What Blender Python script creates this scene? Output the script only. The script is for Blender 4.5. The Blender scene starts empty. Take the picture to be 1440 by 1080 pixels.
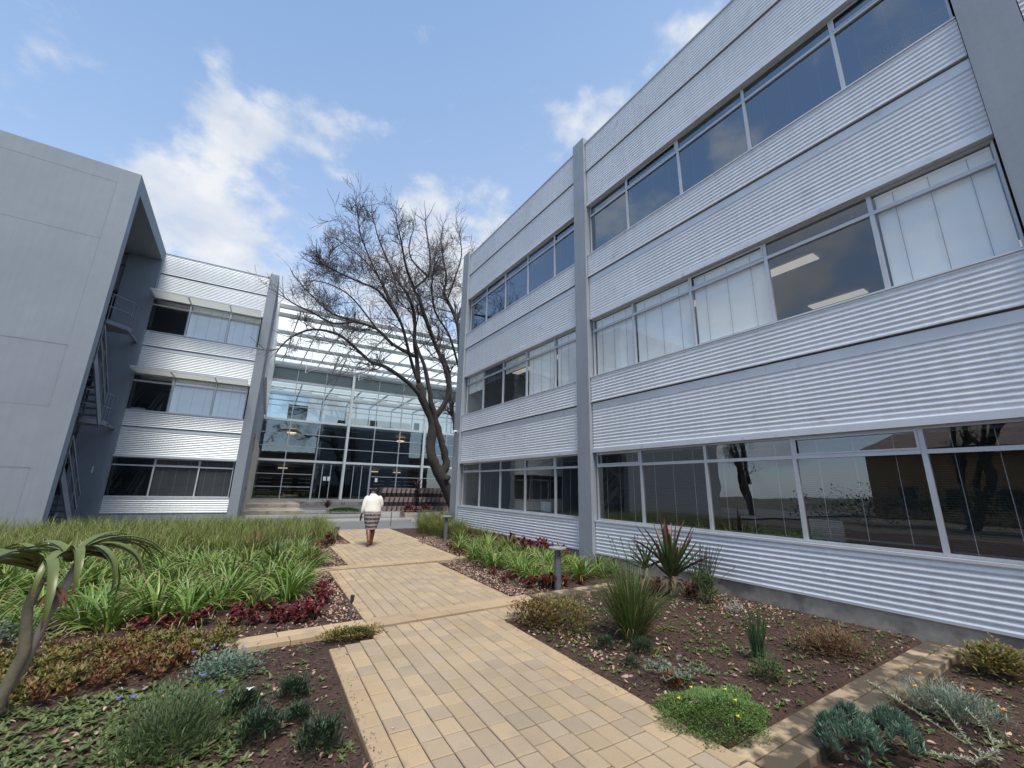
import bpy, math, random
import numpy as np
from mathutils import Vector, Matrix
R = math.radians
S = bpy.context.scene
COL = S.collection

# ---------------------------------------------------------------- camera
YAW, PITCH, ROLL = R(32.57), R(14.25), R(1.36)
f = Vector((math.sin(YAW)*math.cos(PITCH), math.cos(YAW)*math.cos(PITCH), math.sin(PITCH)))
r0 = Vector((math.cos(YAW), -math.sin(YAW), 0)); u0 = r0.cross(f)
r = math.cos(ROLL)*r0 + math.sin(ROLL)*u0
u = -math.sin(ROLL)*r0 + math.cos(ROLL)*u0
cd = bpy.data.cameras.new('camera'); cam = bpy.data.objects.new('camera', cd); COL.objects.link(cam)
cam.matrix_world = Matrix(((r.x, u.x, -f.x, 0), (r.y, u.y, -f.y, 0), (r.z, u.z, -f.z, 1.65), (0, 0, 0, 1)))
cd.sensor_width = 36; cd.lens = 578.7/1440*36; cd.clip_start = .05; cd.clip_end = 2000
S.camera = cam

# ---------------------------------------------------------------- sun, sky, exposure
SUN_EL, SUN_AZ = R(60), R(194)          # azimuth measured from +Y towards +X
sd = bpy.data.lights.new('sun', 'SUN'); sd.energy = 2.2; sd.angle = R(18); sd.color = (1, .93, .82)
so = bpy.data.objects.new('sun', sd); COL.objects.link(so)
sv = Vector((math.sin(SUN_AZ)*math.cos(SUN_EL), math.cos(SUN_AZ)*math.cos(SUN_EL), math.sin(SUN_EL)))
so.rotation_euler = sv.to_track_quat('Z', 'Y').to_euler(); so.location = (0, 0, 30)
S.view_settings.view_transform = 'Standard'; S.view_settings.look = 'None'
S.view_settings.exposure = 0.95; S.view_settings.gamma = 1
W = bpy.data.worlds.new('World'); S.world = W; W.use_nodes = True
def world():
    nt = W.node_tree; N = nt.nodes; Lk = nt.links
    N.clear()
    def n(t, **k):
        o = N.new(t)
        for a, b in k.items(): setattr(o, a, b)
        return o
    def m(op, a, b=None, c=None, clamp=False):
        o = n('ShaderNodeMath', operation=op, use_clamp=clamp)
        for i, v in enumerate((a, b, c)):
            if v is None: continue
            if isinstance(v, (int, float)): o.inputs[i].default_value = v
            else: Lk.new(v, o.inputs[i])
        return o.outputs[0]
    out = n('ShaderNodeOutputWorld'); bg = n('ShaderNodeBackground'); Lk.new(bg.outputs[0], out.inputs[0])
    sky = n('ShaderNodeTexSky', sky_type='NISHITA', sun_disc=False, sun_elevation=SUN_EL, sun_rotation=SUN_AZ)
    sky.air_density = 1.0; sky.dust_density = 2.0; sky.ozone_density = 1.0; sky.altitude = 1500
    tc = n('ShaderNodeTexCoord')
    # thin high haze over the blue, then the clouds
    hz = n('ShaderNodeMixRGB'); hz.inputs[0].default_value = .30; hz.inputs[2].default_value = (3.5, 5.7, 9.6, 1)
    Lk.new(sky.outputs[0], hz.inputs[1])
    sep = n('ShaderNodeSeparateXYZ'); Lk.new(tc.outputs['Generated'], sep.inputs[0])
    lo = n('ShaderNodeMapRange'); Lk.new(m('ADD', sep.outputs[2], m('MULTIPLY', sep.outputs[0], -.25)), lo.inputs[0]); lo.inputs[1].default_value = .80; lo.inputs[2].default_value = .30
    hc = n('ShaderNodeMixRGB'); hc.inputs[1].default_value = (3.8, 6.1, 9.9, 1); hc.inputs[2].default_value = (7.4, 9.4, 12.6, 1)
    Lk.new(lo.outputs[0], hc.inputs[0]); Lk.new(hc.outputs[0], hz.inputs[2])
    noise = n('ShaderNodeTexNoise'); noise.inputs['Scale'].default_value = 6.5; noise.inputs['Detail'].default_value = 9
    noise.inputs['Roughness'].default_value = .55; noise.inputs['Distortion'].default_value = 0
    mp = n('ShaderNodeMapping'); mp.inputs['Scale'].default_value = (1, 1, 1.5); Lk.new(tc.outputs['Generated'], mp.inputs[0])
    Lk.new(mp.outputs[0], noise.inputs[0])
    blobs = [((-.098,.804,.587),.13,.52), ((-.03,.81,.57),.12,.46), ((.05,.784,.617),.08,.36), ((-.17,.875,.455),.16,.60), ((-.25,.85,.46),.10,.4),
             ((-.129,.734,.667),.055,.36), ((.335,.79,.51),.17,.66), ((.03,.93,.35),.13,.66), ((.475,.499,.725),.085,.40),
             ((.58,.258,.78),.12,.32), ((.237,.87,.42),.16,.6), ((.059,.85,.50),.10,.36), ((-.05,.92,.39),.10,.36),
             ((-.8,.3,.45),.35,.42), ((-.6,-.5,.5),.3,.4), ((.3,.9,.2),.3,.6), ((-.75,.6,.1),.3,.5), ((-.9,-.2,.6),.2,.5)]
    tot = None
    for d, rad, amp in blobs:
        dn = n('ShaderNodeVectorMath', operation='DISTANCE'); Lk.new(tc.outputs['Generated'], dn.inputs[0])
        dn.inputs[1].default_value = Vector(d).normalized()
        t = m('DIVIDE', dn.outputs['Value'], rad); t = m('MULTIPLY', t, t); t = m('MULTIPLY', t, -1.0)
        t = m('EXPONENT', t); t = m('MULTIPLY', t, amp)
        tot = t if tot is None else m('MAXIMUM', tot, t)
    a = m('ADD', m('MULTIPLY', m('SUBTRACT', noise.outputs[0], .5), 1.7), tot)
    a = m('SUBTRACT', a, .20)
    cov = n('ShaderNodeMapRange', interpolation_type='SMOOTHSTEP'); Lk.new(a, cov.inputs[0])
    cov.inputs[1].default_value = 0; cov.inputs[2].default_value = .34
    n2 = n('ShaderNodeTexNoise'); n2.inputs['Scale'].default_value = 9; n2.inputs['Detail'].default_value = 6
    Lk.new(mp.outputs[0], n2.inputs[0])
    cr = n('ShaderNodeMapRange'); Lk.new(m('ADD', n2.outputs[0], m('MULTIPLY', a, .35)), cr.inputs[0])
    cr.inputs[1].default_value = .45; cr.inputs[2].default_value = .8
    cc = n('ShaderNodeMixRGB'); cc.inputs[1].default_value = (3.9, 4.35, 5.1, 1); cc.inputs[2].default_value = (5.6, 5.65, 5.75, 1)
    Lk.new(cr.outputs[0], cc.inputs[0])
    mx = n('ShaderNodeMixRGB'); Lk.new(hz.outputs[0], mx.inputs[1]); Lk.new(cc.outputs[0], mx.inputs[2])
    Lk.new(m('MULTIPLY', cov.outputs[0], .92), mx.inputs[0])
    Lk.new(mx.outputs[0], bg.inputs[0]); bg.inputs[1].default_value = 0.085
world()

# ---------------------------------------------------------------- helpers
rng = random.Random(7)
class MB:
    def __init__(s): s.v = []; s.f = []; s.m = []
    def add(s, vs, fs, mi=0):
        b = len(s.v); s.v.extend(vs); s.f.extend([tuple(i+b for i in q) for q in fs]); s.m.extend([mi]*len(fs)); return s
    def box(s, x0, x1, y0, y1, z0, z1, mi=0):
        vs = [(x, y, z) for z in (z0, z1) for y in (y0, y1) for x in (x0, x1)]
        return s.add(vs, [(0,2,3,1),(4,5,7,6),(0,1,5,4),(2,6,7,3),(0,4,6,2),(1,3,7,5)], mi)
    def bar(s, a, b, w, h=None, mi=0):
        a = Vector(a); b = Vector(b); h = h or w; d = (b-a).normalized()
        up = Vector((0,0,1)) if abs(d.z) < .95 else Vector((0,1,0))
        sx = d.cross(up).normalized()*(w/2); sy = sx.cross(d).normalized()*(h/2)
        vs = [tuple(p+i*sx+j*sy) for p in (a, b) for i, j in ((-1,-1),(1,-1),(1,1),(-1,1))]
        return s.add(vs, [(0,1,2,3),(7,6,5,4),(0,4,5,1),(1,5,6,2),(2,6,7,3),(3,7,4,0)], mi)
    def tube(s, pts, rad, n=8, mi=0, cap=True):
        pts = [Vector(p) for p in pts]; vs = []; fs = []
        if not isinstance(rad, (list, tuple)): rad = [rad]*len(pts)
        prev = None
        for i, p in enumerate(pts):
            d = (pts[min(i+1, len(pts)-1)]-pts[max(i-1, 0)])
            d = d.normalized() if d.length > 1e-9 else Vector((0,0,1))
            if prev is None:
                a = d.orthogonal().normalized()
            else:
                a = (prev - d*prev.dot(d)); a = a.normalized() if a.length > 1e-6 else d.orthogonal().normalized()
            prev = a; b = d.cross(a)
            for k in range(n):
                t = 2*math.pi*k/n; vs.append(tuple(p+(a*math.cos(t)+b*math.sin(t))*rad[i]))
            if i:
                o = (i-1)*n
                for k in range(n): fs.append((o+k, o+(k+1)%n, o+n+(k+1)%n, o+n+k))
        if cap:
            fs.append(tuple(range(n))[::-1]); fs.append(tuple(range(len(vs)-n, len(vs))))
        return s.add(vs, fs, mi)
    def quad(s, a, b, c, d, mi=0): return s.add([tuple(a),tuple(b),tuple(c),tuple(d)], [(0,1,2,3)], mi)
    def leaf(s, base, az, el, L, w, droop, segs=5, fold=.3, mi=0, tip=None, twist=0, power=.7, flare=.35, curl=1.3, tipfrac=.75):
        """arching blade; el in radians at the base, droop = total fall of elevation"""
        p = Vector(base); vs = []; fs = []; ms = []
        ca, sa = math.cos(az), math.sin(az); step = L/segs
        side0 = Vector((-sa, ca, 0))
        for i in range(segs+1):
            t = i/segs; e = el-droop*(t**curl)
            d = Vector((ca*math.cos(e), sa*math.cos(e), math.sin(e)))
            nrm = Vector((-ca*math.sin(e), -sa*math.sin(e), math.cos(e)))
            hw = w/2*min(1, flare+t*3)*max(0, 1-t)**power
            tw = twist*t; sd_ = side0*math.cos(tw)+nrm*math.sin(tw); nn = nrm*math.cos(tw)-side0*math.sin(tw)
            if i < segs:
                vs += [tuple(p+sd_*hw+nn*hw*fold), tuple(p), tuple(p-sd_*hw+nn*hw*fold)]
            else: vs.append(tuple(p))
            p = p+d*step
        for i in range(segs-1):
            o = 3*i; fs += [(o, o+1, o+4, o+3), (o+1, o+2, o+5, o+4)]
            ms += [mi if (tip is None or (i+.5)/segs < tipfrac) else tip]*2
        o = 3*(segs-1); fs += [(o, o+1, o+3), (o+1, o+2, o+3)]; ms += [mi if tip is None else tip]*2
        b = len(s.v); s.v.extend(vs); s.f.extend([tuple(j+b for j in q) for q in fs]); s.m.extend(ms); return s
    def build(s, name, mats, parent=None, smooth=False, loc=None, rot=None):
        me = bpy.data.meshes.new(name); me.from_pydata([tuple(v) for v in s.v], [], s.f)
        if not isinstance(mats, (list, tuple)): mats = [mats]
        for x in mats: me.materials.append(x)
        if len(mats) > 1: me.polygons.foreach_set('material_index', s.m)
        if smooth: me.polygons.foreach_set('use_smooth', [True]*len(s.f))
        me.update()
        o = bpy.data.objects.new(name, me); COL.objects.link(o)
        if parent: o.parent = parent
        if loc: o.location = loc
        if rot: o.rotation_euler = rot
        return o
def tag(o, label=None, cat=None, group=None, kind=None):
    for k, v in (('label', label), ('category', cat), ('group', group), ('kind', kind)):
        if v: o[k] = v
    return o
def empty(name, loc=(0,0,0), rz=0):
    o = bpy.data.objects.new(name, None); COL.objects.link(o); o.location = loc; o.rotation_euler = (0, 0, rz); o.empty_display_size = .2; return o
def dup(root, loc, rz=0, sc=1, label=None, group=None, cat=None):
    r_ = root.copy(); COL.objects.link(r_); r_.location = loc; r_.rotation_euler = (0, 0, rz); r_.scale = (sc,)*3
    if label: r_['label'] = label
    if group: r_['group'] = group
    if cat: r_['category'] = cat
    for ch in root_kids.get(root.name, []):
        c = ch.copy(); COL.objects.link(c); c.parent = r_
    return r_
root_kids = {}
def proto(root, ks): root_kids[root.name] = ks; return root

# ---------------------------------------------------------------- materials
def mat(name, col, rough=.6, metal=0., spec=.5, streak=0, noise=None, bump=None, trans=0, island=0, island_col=None, coat=0, stain=None):
    """noise=(scale, amount) brightness variation; bump=(scale,strength); island=random brightness per loose piece"""
    m = bpy.data.materials.new(name); m.use_nodes = True; nt = m.node_tree; N = nt.nodes; L = nt.links
    b = N['Principled BSDF']; b.inputs['Roughness'].default_value = rough; b.inputs['Metallic'].default_value = metal
    b.inputs['Specular IOR Level'].default_value = spec
    if coat: b.inputs['Coat Weight'].default_value = coat
    c = N.new('ShaderNodeRGB'); c.outputs[0].default_value = (*col, 1); cur = c.outputs[0]
    tc = N.new('ShaderNodeTexCoord')
    if island_col is not None or island:
        g = N.new('ShaderNodeNewGeometry')
        if island_col is not None:
            mx = N.new('ShaderNodeMixRGB'); L.new(g.outputs['Random Per Island'], mx.inputs[0]); L.new(cur, mx.inputs[1]); mx.inputs[2].default_value = (*island_col, 1); cur = mx.outputs[0]
        if island:
            wn = N.new('ShaderNodeTexWhiteNoise'); wn.noise_dimensions = '1D'; L.new(g.outputs['Random Per Island'], wn.inputs['W'])
            mr = N.new('ShaderNodeMapRange'); L.new(wn.outputs['Value'], mr.inputs[0]); mr.inputs[3].default_value = 1-island; mr.inputs[4].default_value = 1+island
            mm = N.new('ShaderNodeMixRGB'); mm.blend_type = 'MULTIPLY'; mm.inputs[0].default_value = 1; L.new(cur, mm.inputs[1]); L.new(mr.outputs[0], mm.inputs[2]); cur = mm.outputs[0]
    if noise:
        ns = noise if isinstance(noise[0], (tuple, list)) else [noise]
        for sc, am in ns:
            t = N.new('ShaderNodeTexNoise'); t.inputs['Scale'].default_value = sc; t.inputs['Detail'].default_value = 5; L.new(tc.outputs['Object'], t.inputs[0])
            mr = N.new('ShaderNodeMapRange'); L.new(t.outputs[0], mr.inputs[0]); mr.inputs[1].default_value = .3; mr.inputs[2].default_value = .7
            mr.inputs[3].default_value = 1-am; mr.inputs[4].default_value = 1+am
            mm = N.new('ShaderNodeMixRGB'); mm.blend_type = 'MULTIPLY'; mm.inputs[0].default_value = 1; L.new(cur, mm.inputs[1]); L.new(mr.outputs[0], mm.inputs[2]); cur = mm.outputs[0]
    if streak:     # rain streaks running down the sheet
        mp = N.new('ShaderNodeMapping'); mp.inputs['Scale'].default_value = (5, 5, .35); L.new(tc.outputs['Object'], mp.inputs[0])
        t = N.new('ShaderNodeTexNoise'); t.inputs['Scale'].default_value = 1.6; t.inputs['Detail'].default_value = 6; t.inputs['Roughness'].default_value = .7; L.new(mp.outputs[0], t.inputs[0])
        mr = N.new('ShaderNodeMapRange'); L.new(t.outputs[0], mr.inputs[0]); mr.inputs[1].default_value = .35; mr.inputs[2].default_value = .65
        mr.inputs[3].default_value = 1-streak; mr.inputs[4].default_value = 1+streak*.4
        mm = N.new('ShaderNodeMixRGB'); mm.blend_type = 'MULTIPLY'; mm.inputs[0].default_value = 1; L.new(cur, mm.inputs[1]); L.new(mr.outputs[0], mm.inputs[2]); cur = mm.outputs[0]
    if stain:      # (scale, threshold, colour, amount)
        t = N.new('ShaderNodeTexNoise'); t.inputs['Scale'].default_value = stain[0]; t.inputs['Detail'].default_value = 7; L.new(tc.outputs['Object'], t.inputs[0])
        mr = N.new('ShaderNodeMapRange'); L.new(t.outputs[0], mr.inputs[0]); mr.inputs[1].default_value = stain[1]; mr.inputs[2].default_value = stain[1]+.12; mr.inputs[4].default_value = stain[3]
        mx = N.new('ShaderNodeMixRGB'); L.new(mr.outputs[0], mx.inputs[0]); L.new(cur, mx.inputs[1]); mx.inputs[2].default_value = (*stain[2], 1); cur = mx.outputs[0]
    L.new(cur, b.inputs['Base Color'])
    if bump:
        bs = bump if isinstance(bump[0], (tuple, list)) else [bump]
        prev = None
        for sc, st in bs:
            t = N.new('ShaderNodeTexNoise'); t.inputs['Scale'].default_value = sc; t.inputs['Detail'].default_value = 4; L.new(tc.outputs['Object'], t.inputs[0])
            bp = N.new('ShaderNodeBump'); bp.inputs['Strength'].default_value = st; bp.inputs['Distance'].default_value = .01; L.new(t.outputs[0], bp.inputs['Height'])
            if prev: L.new(prev.outputs[0], bp.inputs['Normal'])
            prev = bp
        L.new(prev.outputs[0], b.inputs['Normal'])
    if trans:
        tr = N.new('ShaderNodeBsdfTranslucent'); L.new(cur, tr.inputs[0]); ms = N.new('ShaderNodeMixShader'); ms.inputs[0].default_value = trans
        L.new(b.outputs[0], ms.inputs[1]); L.new(tr.outputs[0], ms.inputs[2]); L.new(ms.outputs[0], N['Material Output'].inputs[0])
    return m
def glass(name, tint, r0=.08, rough=0.0, wav=0.0, gcol=(.96,.98,1)):
    """thin pane: Schlick reflectance r0 at normal incidence, clear straight-through otherwise"""
    m = bpy.data.materials.new(name); m.use_nodes = True; nt = m.node_tree; N = nt.nodes; L = nt.links; N.remove(N['Principled BSDF'])
    t = N.new('ShaderNodeBsdfTransparent'); t.inputs[0].default_value = (*tint, 1)
    g = N.new('ShaderNodeBsdfGlossy'); g.inputs['Roughness'].default_value = rough; g.inputs[0].default_value = (*gcol, 1)
    ge = N.new('ShaderNodeNewGeometry'); d = N.new('ShaderNodeVectorMath'); d.operation = 'DOT_PRODUCT'; L.new(ge.outputs['Normal'], d.inputs[0]); L.new(ge.outputs['Incoming'], d.inputs[1])
    def mm(op, a, b=None):
        o = N.new('ShaderNodeMath'); o.operation = op
        for k, v in enumerate((a, b)):
            if v is None: continue
            if isinstance(v, (int, float)): o.inputs[k].default_value = v
            else: L.new(v, o.inputs[k])
        return o.outputs[0]
    c = mm('ABSOLUTE', d.outputs['Value']); p = mm('POWER', mm('SUBTRACT', 1.0, c), 5.0)
    fac = mm('ADD', mm('MULTIPLY', p, (1-r0)*.9), r0)
    if wav:
        tc = N.new('ShaderNodeTexCoord'); ns = N.new('ShaderNodeTexNoise'); ns.inputs['Scale'].default_value = 1.1; L.new(tc.outputs['Object'], ns.inputs[0])
        bp = N.new('ShaderNodeBump'); bp.inputs['Strength'].default_value = wav; bp.inputs['Distance'].default_value = .02; L.new(ns.outputs[0], bp.inputs['Height'])
        L.new(bp.outputs[0], g.inputs['Normal'])
    ms = N.new('ShaderNodeMixShader'); L.new(fac, ms.inputs[0]); L.new(t.outputs[0], ms.inputs[1]); L.new(g.outputs[0], ms.inputs[2])
    L.new(ms.outputs[0], N['Material Output'].inputs[0]); return m
def emit(name, col, st):
    m = bpy.data.materials.new(name); m.use_nodes = True; b = m.node_tree.nodes['Principled BSDF']
    b.inputs['Base Color'].default_value = (*col, 1); b.inputs['Emission Color'].default_value = (*col, 1); b.inputs['Emission Strength'].default_value = st; return m

M = {}
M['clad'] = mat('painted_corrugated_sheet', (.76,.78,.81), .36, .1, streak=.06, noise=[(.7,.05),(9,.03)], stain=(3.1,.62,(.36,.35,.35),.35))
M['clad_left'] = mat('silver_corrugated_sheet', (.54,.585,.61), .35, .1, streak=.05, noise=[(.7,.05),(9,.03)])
M['flash'] = mat('painted_flashing', (.66,.68,.71), .4, .25, noise=(2,.05), stain=(5,.6,(.33,.32,.32),.4))
M['pier'] = mat('grey_painted_column', (.29,.315,.345), .35, streak=.08, noise=[(1.2,.06),(14,.03)])
M['tower'] = mat('grey_painted_render', (.215,.245,.28), .7, streak=.05, noise=[(.35,.07),(3,.03)], bump=(160,.25), stain=(.8,.6,(.2,.21,.23),.35))
M['tower_joint'] = mat('recessed_joint', (.19,.205,.23), .8)
M['plinth'] = mat('stained_concrete', (.40,.345,.285), .85, noise=[(1.5,.2),(12,.12)], bump=(60,.3), stain=(2.2,.52,(.13,.115,.1),.6))
M['frame'] = mat('pale_grey_aluminium', (.52,.53,.56), .4, .3, noise=(4,.05))
M['white_steel'] = mat('white_painted_steel', (.78,.79,.78), .4)
M['mid_steel'] = mat('grey_green_steel', (.30,.33,.34), .5)
M['stair_steel'] = mat('grey_painted_steel', (.16,.18,.21), .5, noise=(5,.08))
M['groove'] = mat('shadow_groove', (.09,.095,.105), .8)
M['dark'] = mat('dark_gap', (.03,.03,.035), .8)
M['glass_a'] = glass('window_glass', (.86,.89,.90), .16, wav=.10)
M['glass_top'] = glass('sky_blue_window_glass', (.30,.40,.55), .26, wav=.08, gcol=(.80,.90,1))  # top floor panes: blue of the sky's reflection put into tint and gloss
M['glass_mid'] = glass('reflective_window_glass', (.93,.95,.95), .13, wav=.12)
M['glass_hall'] = glass('green_curtain_wall_glass', (.46,.52,.51), .17, wav=.05, gcol=(.85,.93,.92))
M['canopy'] = None
M['int_wall'] = mat('office_wall', (.30,.31,.30), .9)
M['int_ceil'] = mat('office_ceiling', (.34,.35,.36), .9)
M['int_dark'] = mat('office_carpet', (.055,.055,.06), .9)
M['blind'] = mat('white_blind', (.95,.95,.92), .7, noise=(3,.04))
M['blind_dark'] = mat('grey_blind', (.075,.08,.085), .6)
M['blind_olive'] = mat('olive_blind', (.24,.24,.18), .7)
M['cord'] = mat('blind_cord', (.30,.31,.34), .7)
M['lightpanel'] = emit('ceiling_light_panel', (1,.93,.8), .2)
M['warm'] = emit('warm_lamp', (1,.8,.55), .5)
M['paver'] = mat('concrete_paver', (.345,.275,.195), .85, noise=[(1.1,.08),(160,.12)], bump=(300,.4), island=.085, island_col=(.40,.305,.19), stain=(1.7,.60,(.24,.205,.16),.5))
M['paver_edge'] = mat('ochre_edge_paver', (.42,.315,.20), .85, noise=[(1.5,.10),(160,.12)], bump=(300,.4), island=.08, island_col=(.42,.31,.185), stain=(2.5,.58,(.25,.2,.14),.5))
M['slab'] = mat('mossy_edging_slab', (.42,.32,.20), .9, noise=[(3,.15),(120,.12)], bump=(220,.5), island=.28, island_col=(.27,.20,.13), stain=(4.5,.40,(.055,.045,.032),.9))
M['sand'] = mat('joint_sand', (.05,.038,.028), .95)
M['soil'] = mat('dark_mulch_soil', (.056,.030,.020), .95, noise=[(2.5,.3),(40,.45)], bump=[(55,1.0),(200,.7)])
M['chip'] = mat('bark_chip', (.04,.025,.019), .9, island=.5, island_col=(.10,.062,.046))
M['leaflit'] = mat('fallen_leaf', (.50,.37,.29), .8, island=.35, island_col=(.36,.21,.15), trans=.1)
M['ground'] = mat('ground_soil', (.10,.085,.06), .95, noise=(.5,.2))
M['asphalt'] = mat('asphalt', (.15,.15,.155), .9, noise=[(.8,.1),(60,.12)], bump=(150,.3))
M['kerb'] = mat('concrete_kerb', (.42,.41,.39), .85, noise=(4,.1))
M['bark'] = mat('tree_bark', (.042,.035,.034), .95, noise=[(3,.3),(25,.3)], bump=[(12,.9),(50,.8)])
M['twig'] = mat('twig_bark', (.085,.075,.075), .9)
def leafm(name, c, c2=None, tr=.25, isl=.25, rough=.5, noise=None):
    return mat(name, c, rough, island=isl, island_col=c2, trans=tr, noise=noise)
M['grass'] = leafm('strappy_grass', (.10,.165,.028), (.23,.25,.06), isl=.35)
M['lily'] = leafm('lily_leaf', (.085,.18,.03), (.22,.31,.055), isl=.25, rough=.4)
M['crimson'] = leafm('crimson_leaf', (.12,.010,.020), (.21,.022,.035), isl=.35)
M['darkred'] = leafm('dark_red_leaf', (.075,.018,.03), (.14,.04,.04))
M['sedum'] = leafm('sedum_leaf', (.15,.17,.035), (.20,.13,.035), isl=.35)
M['sedum_red'] = leafm('sedum_red_leaf', (.19,.065,.03), (.17,.095,.03), isl=.35)
M['seedling'] = leafm('seedling_leaf', (.085,.135,.038), (.15,.17,.06), isl=.3)
M['finegreen'] = leafm('fine_green_leaf', (.05,.085,.03), (.10,.145,.05), isl=.3)
M['darkgreen'] = leafm('dark_green_leaf', (.022,.045,.022), (.035,.065,.028), isl=.3, tr=.15)
M['matgreen'] = leafm('bright_mat_leaf', (.085,.17,.035), (.13,.23,.05), isl=.3)
M['bluegreen'] = leafm('blue_green_leaf', (.12,.20,.15), (.17,.26,.18), isl=.2)
M['silver'] = leafm('silver_leaf', (.36,.38,.33), (.46,.47,.41), isl=.15)
M['greygreen'] = leafm('grey_green_leaf', (.15,.20,.15), (.23,.28,.21), isl=.2)
M['tuft'] = leafm('rush_blade', (.055,.095,.025), (.12,.16,.045), isl=.3, rough=.4)
M['straw'] = leafm('dry_straw_blade', (.32,.27,.14), (.25,.2,.1), isl=.2)
M['aloe'] = leafm('aloe_leaf', (.060,.095,.038), (.085,.125,.045), isl=.2, tr=.05, rough=.35)
M['aloe_tip'] = leafm('aloe_red_tip', (.20,.07,.035), (.15,.06,.035), isl=.2, tr=.05, rough=.45)
M['aloe_big'] = leafm('tree_aloe_leaf', (.10,.13,.038), (.15,.18,.055), isl=.12, tr=.08, rough=.4, noise=(6,.15))
M['aloe_trunk'] = mat('aloe_trunk', (.16,.145,.10), .9, noise=[(5,.2),(30,.15)], bump=(40,.4))
M['dry_leaf'] = mat('dry_brown_leaf', (.16,.085,.05), .85, noise=(10,.2))
M['stem'] = mat('plant_stem', (.14,.15,.07), .8)
M['petal_blue'] = mat('violet_blue_petal', (.22,.20,.62), .6, trans=.2)
M['petal_yellow'] = mat('yellow_petal', (.85,.66,.03), .6, trans=.2)
M['petal_orange'] = mat('orange_petal', (.85,.38,.03), .6, trans=.2)
M['petal_white'] = mat('white_petal', (.75,.73,.66), .6)
M['skin'] = mat('dark_skin', (.10,.05,.03), .5)
M['cardigan'] = mat('white_knit', (.72,.71,.63), .9, noise=(30,.05), bump=(120,.5))
M['boot'] = mat('tan_leather', (.19,.07,.035), .45, noise=(12,.15))
M['hair'] = mat('short_black_hair', (.012,.011,.011), .8, bump=(200,.8))
M['paper'] = mat('white_paper', (.85,.85,.83), .7)
M['bollard'] = mat('bollard_grey_metal', (.10,.11,.13), .45, noise=(8,.08))
M['lampglass'] = mat('frosted_glass', (.32,.36,.37), .25)
M['camwhite'] = mat('white_plastic', (.75,.75,.75), .4)
M['terracotta'] = mat('weathered_block', (.22,.17,.155), .85, noise=(3,.15))

def skirt_mat():
    m = mat('patterned_skirt', (.2,.17,.18), .85); N = m.node_tree.nodes; L = m.node_tree.links; b = N['Principled BSDF']
    tc = N.new('ShaderNodeTexCoord'); sp = N.new('ShaderNodeSeparateXYZ'); L.new(tc.outputs['Object'], sp.inputs[0])
    w = N.new('ShaderNodeTexWave'); w.bands_direction = 'Z'; w.inputs['Scale'].default_value = 3.0; w.inputs['Distortion'].default_value = 1.2; w.inputs['Detail Scale'].default_value = 14; L.new(tc.outputs['Object'], w.inputs[0])
    v = N.new('ShaderNodeTexVoronoi'); v.inputs['Scale'].default_value = 22; L.new(tc.outputs['Object'], v.inputs[0])
    ad = N.new('ShaderNodeMath'); ad.operation = 'ADD'; L.new(w.outputs[1], ad.inputs[0]); mu = N.new('ShaderNodeMath'); mu.operation = 'MULTIPLY'; L.new(v.outputs['Distance'], mu.inputs[0]); mu.inputs[1].default_value = .9; L.new(mu.outputs[0], ad.inputs[1])
    cr = N.new('ShaderNodeValToRGB'); e = cr.color_ramp.elements; e[0].position = .45; e[0].color = (.012,.010,.014,1); e[1].position = .70; e[1].color = (.12,.085,.10,1)
    x = e.new(.95); x.color = (.13,.095,.11,1); x = e.new(1.0); x.color = (.28,.24,.24,1)
    L.new(ad.outputs[0], cr.inputs[0]); L.new(cr.outputs[0], b.inputs['Base Color']); return m
M['skirt'] = skirt_mat()
def canopy_mat():
    m = bpy.data.materials.new('fritted_roof_glass'); m.use_nodes = True; N = m.node_tree.nodes; L = m.node_tree.links
    b = N['Principled BSDF']; b.inputs['Base Color'].default_value = (.80,.88,.86,1); b.inputs['Roughness'].default_value = .3
    tr = N.new('ShaderNodeBsdfTranslucent'); tr.inputs[0].default_value = (.93,.96,.93,1)
    tp = N.new('ShaderNodeBsdfTransparent'); tp.inputs[0].default_value = (.90,.96,.94,1)
    a = N.new('ShaderNodeMixShader'); a.inputs[0].default_value = .8; L.new(b.outputs[0], a.inputs[1]); L.new(tr.outputs[0], a.inputs[2])
    c = N.new('ShaderNodeMixShader'); c.inputs[0].default_value = .22; L.new(a.outputs[0], c.inputs[1]); L.new(tp.outputs[0], c.inputs[2])
    L.new(c.outputs[0], N['Material Output'].inputs[0]); return m
M['canopy'] = canopy_mat()

# ================================================================ GROUND
def nz(x, y):   # cheap smooth ground noise
    return (math.sin(x*2.1+1.3)*math.cos(y*1.7+.4)+.5*math.sin(x*5.3+y*3.1)+.35*math.cos(x*9.7-y*8.3+2))/1.85
SOIL = -.02
RW = .1625; ANG = R(2.62)
# ---------------------------------------------------------------- region test used for planting
def path_lr(y):
    tx = math.tan(ANG)
    if y < 5.05: return .815+tx*y, .815+13*RW+tx*y
    if y < 5.86: return 1.3+tx*y, .815+19*RW+tx*y
    if y < 9.5: return 1.33+tx*y, 1.33+14*RW+tx*y
    if y < 13.2: return 1.78+tx*y, 1.78+16*RW+tx*y
    return 2.42+tx*y, 2.42+13*RW+tx*y
def on_paving(x, y, m=.03):
    l, r_ = path_lr(y)
    if l-m < x < r_+m: return True
    if .2 < x < 7.3 and 5.42 < y < 5.46+.36+.037*(x-.25)+.03 and x > .2: return True
    if 3.0 < x < 7.3 and 1.57 < y < 1.98: return True
    if 1.15 < x < 7.3 and 9.28 < y < 9.7+.055*(x-1.2): return True
    return False

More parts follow.
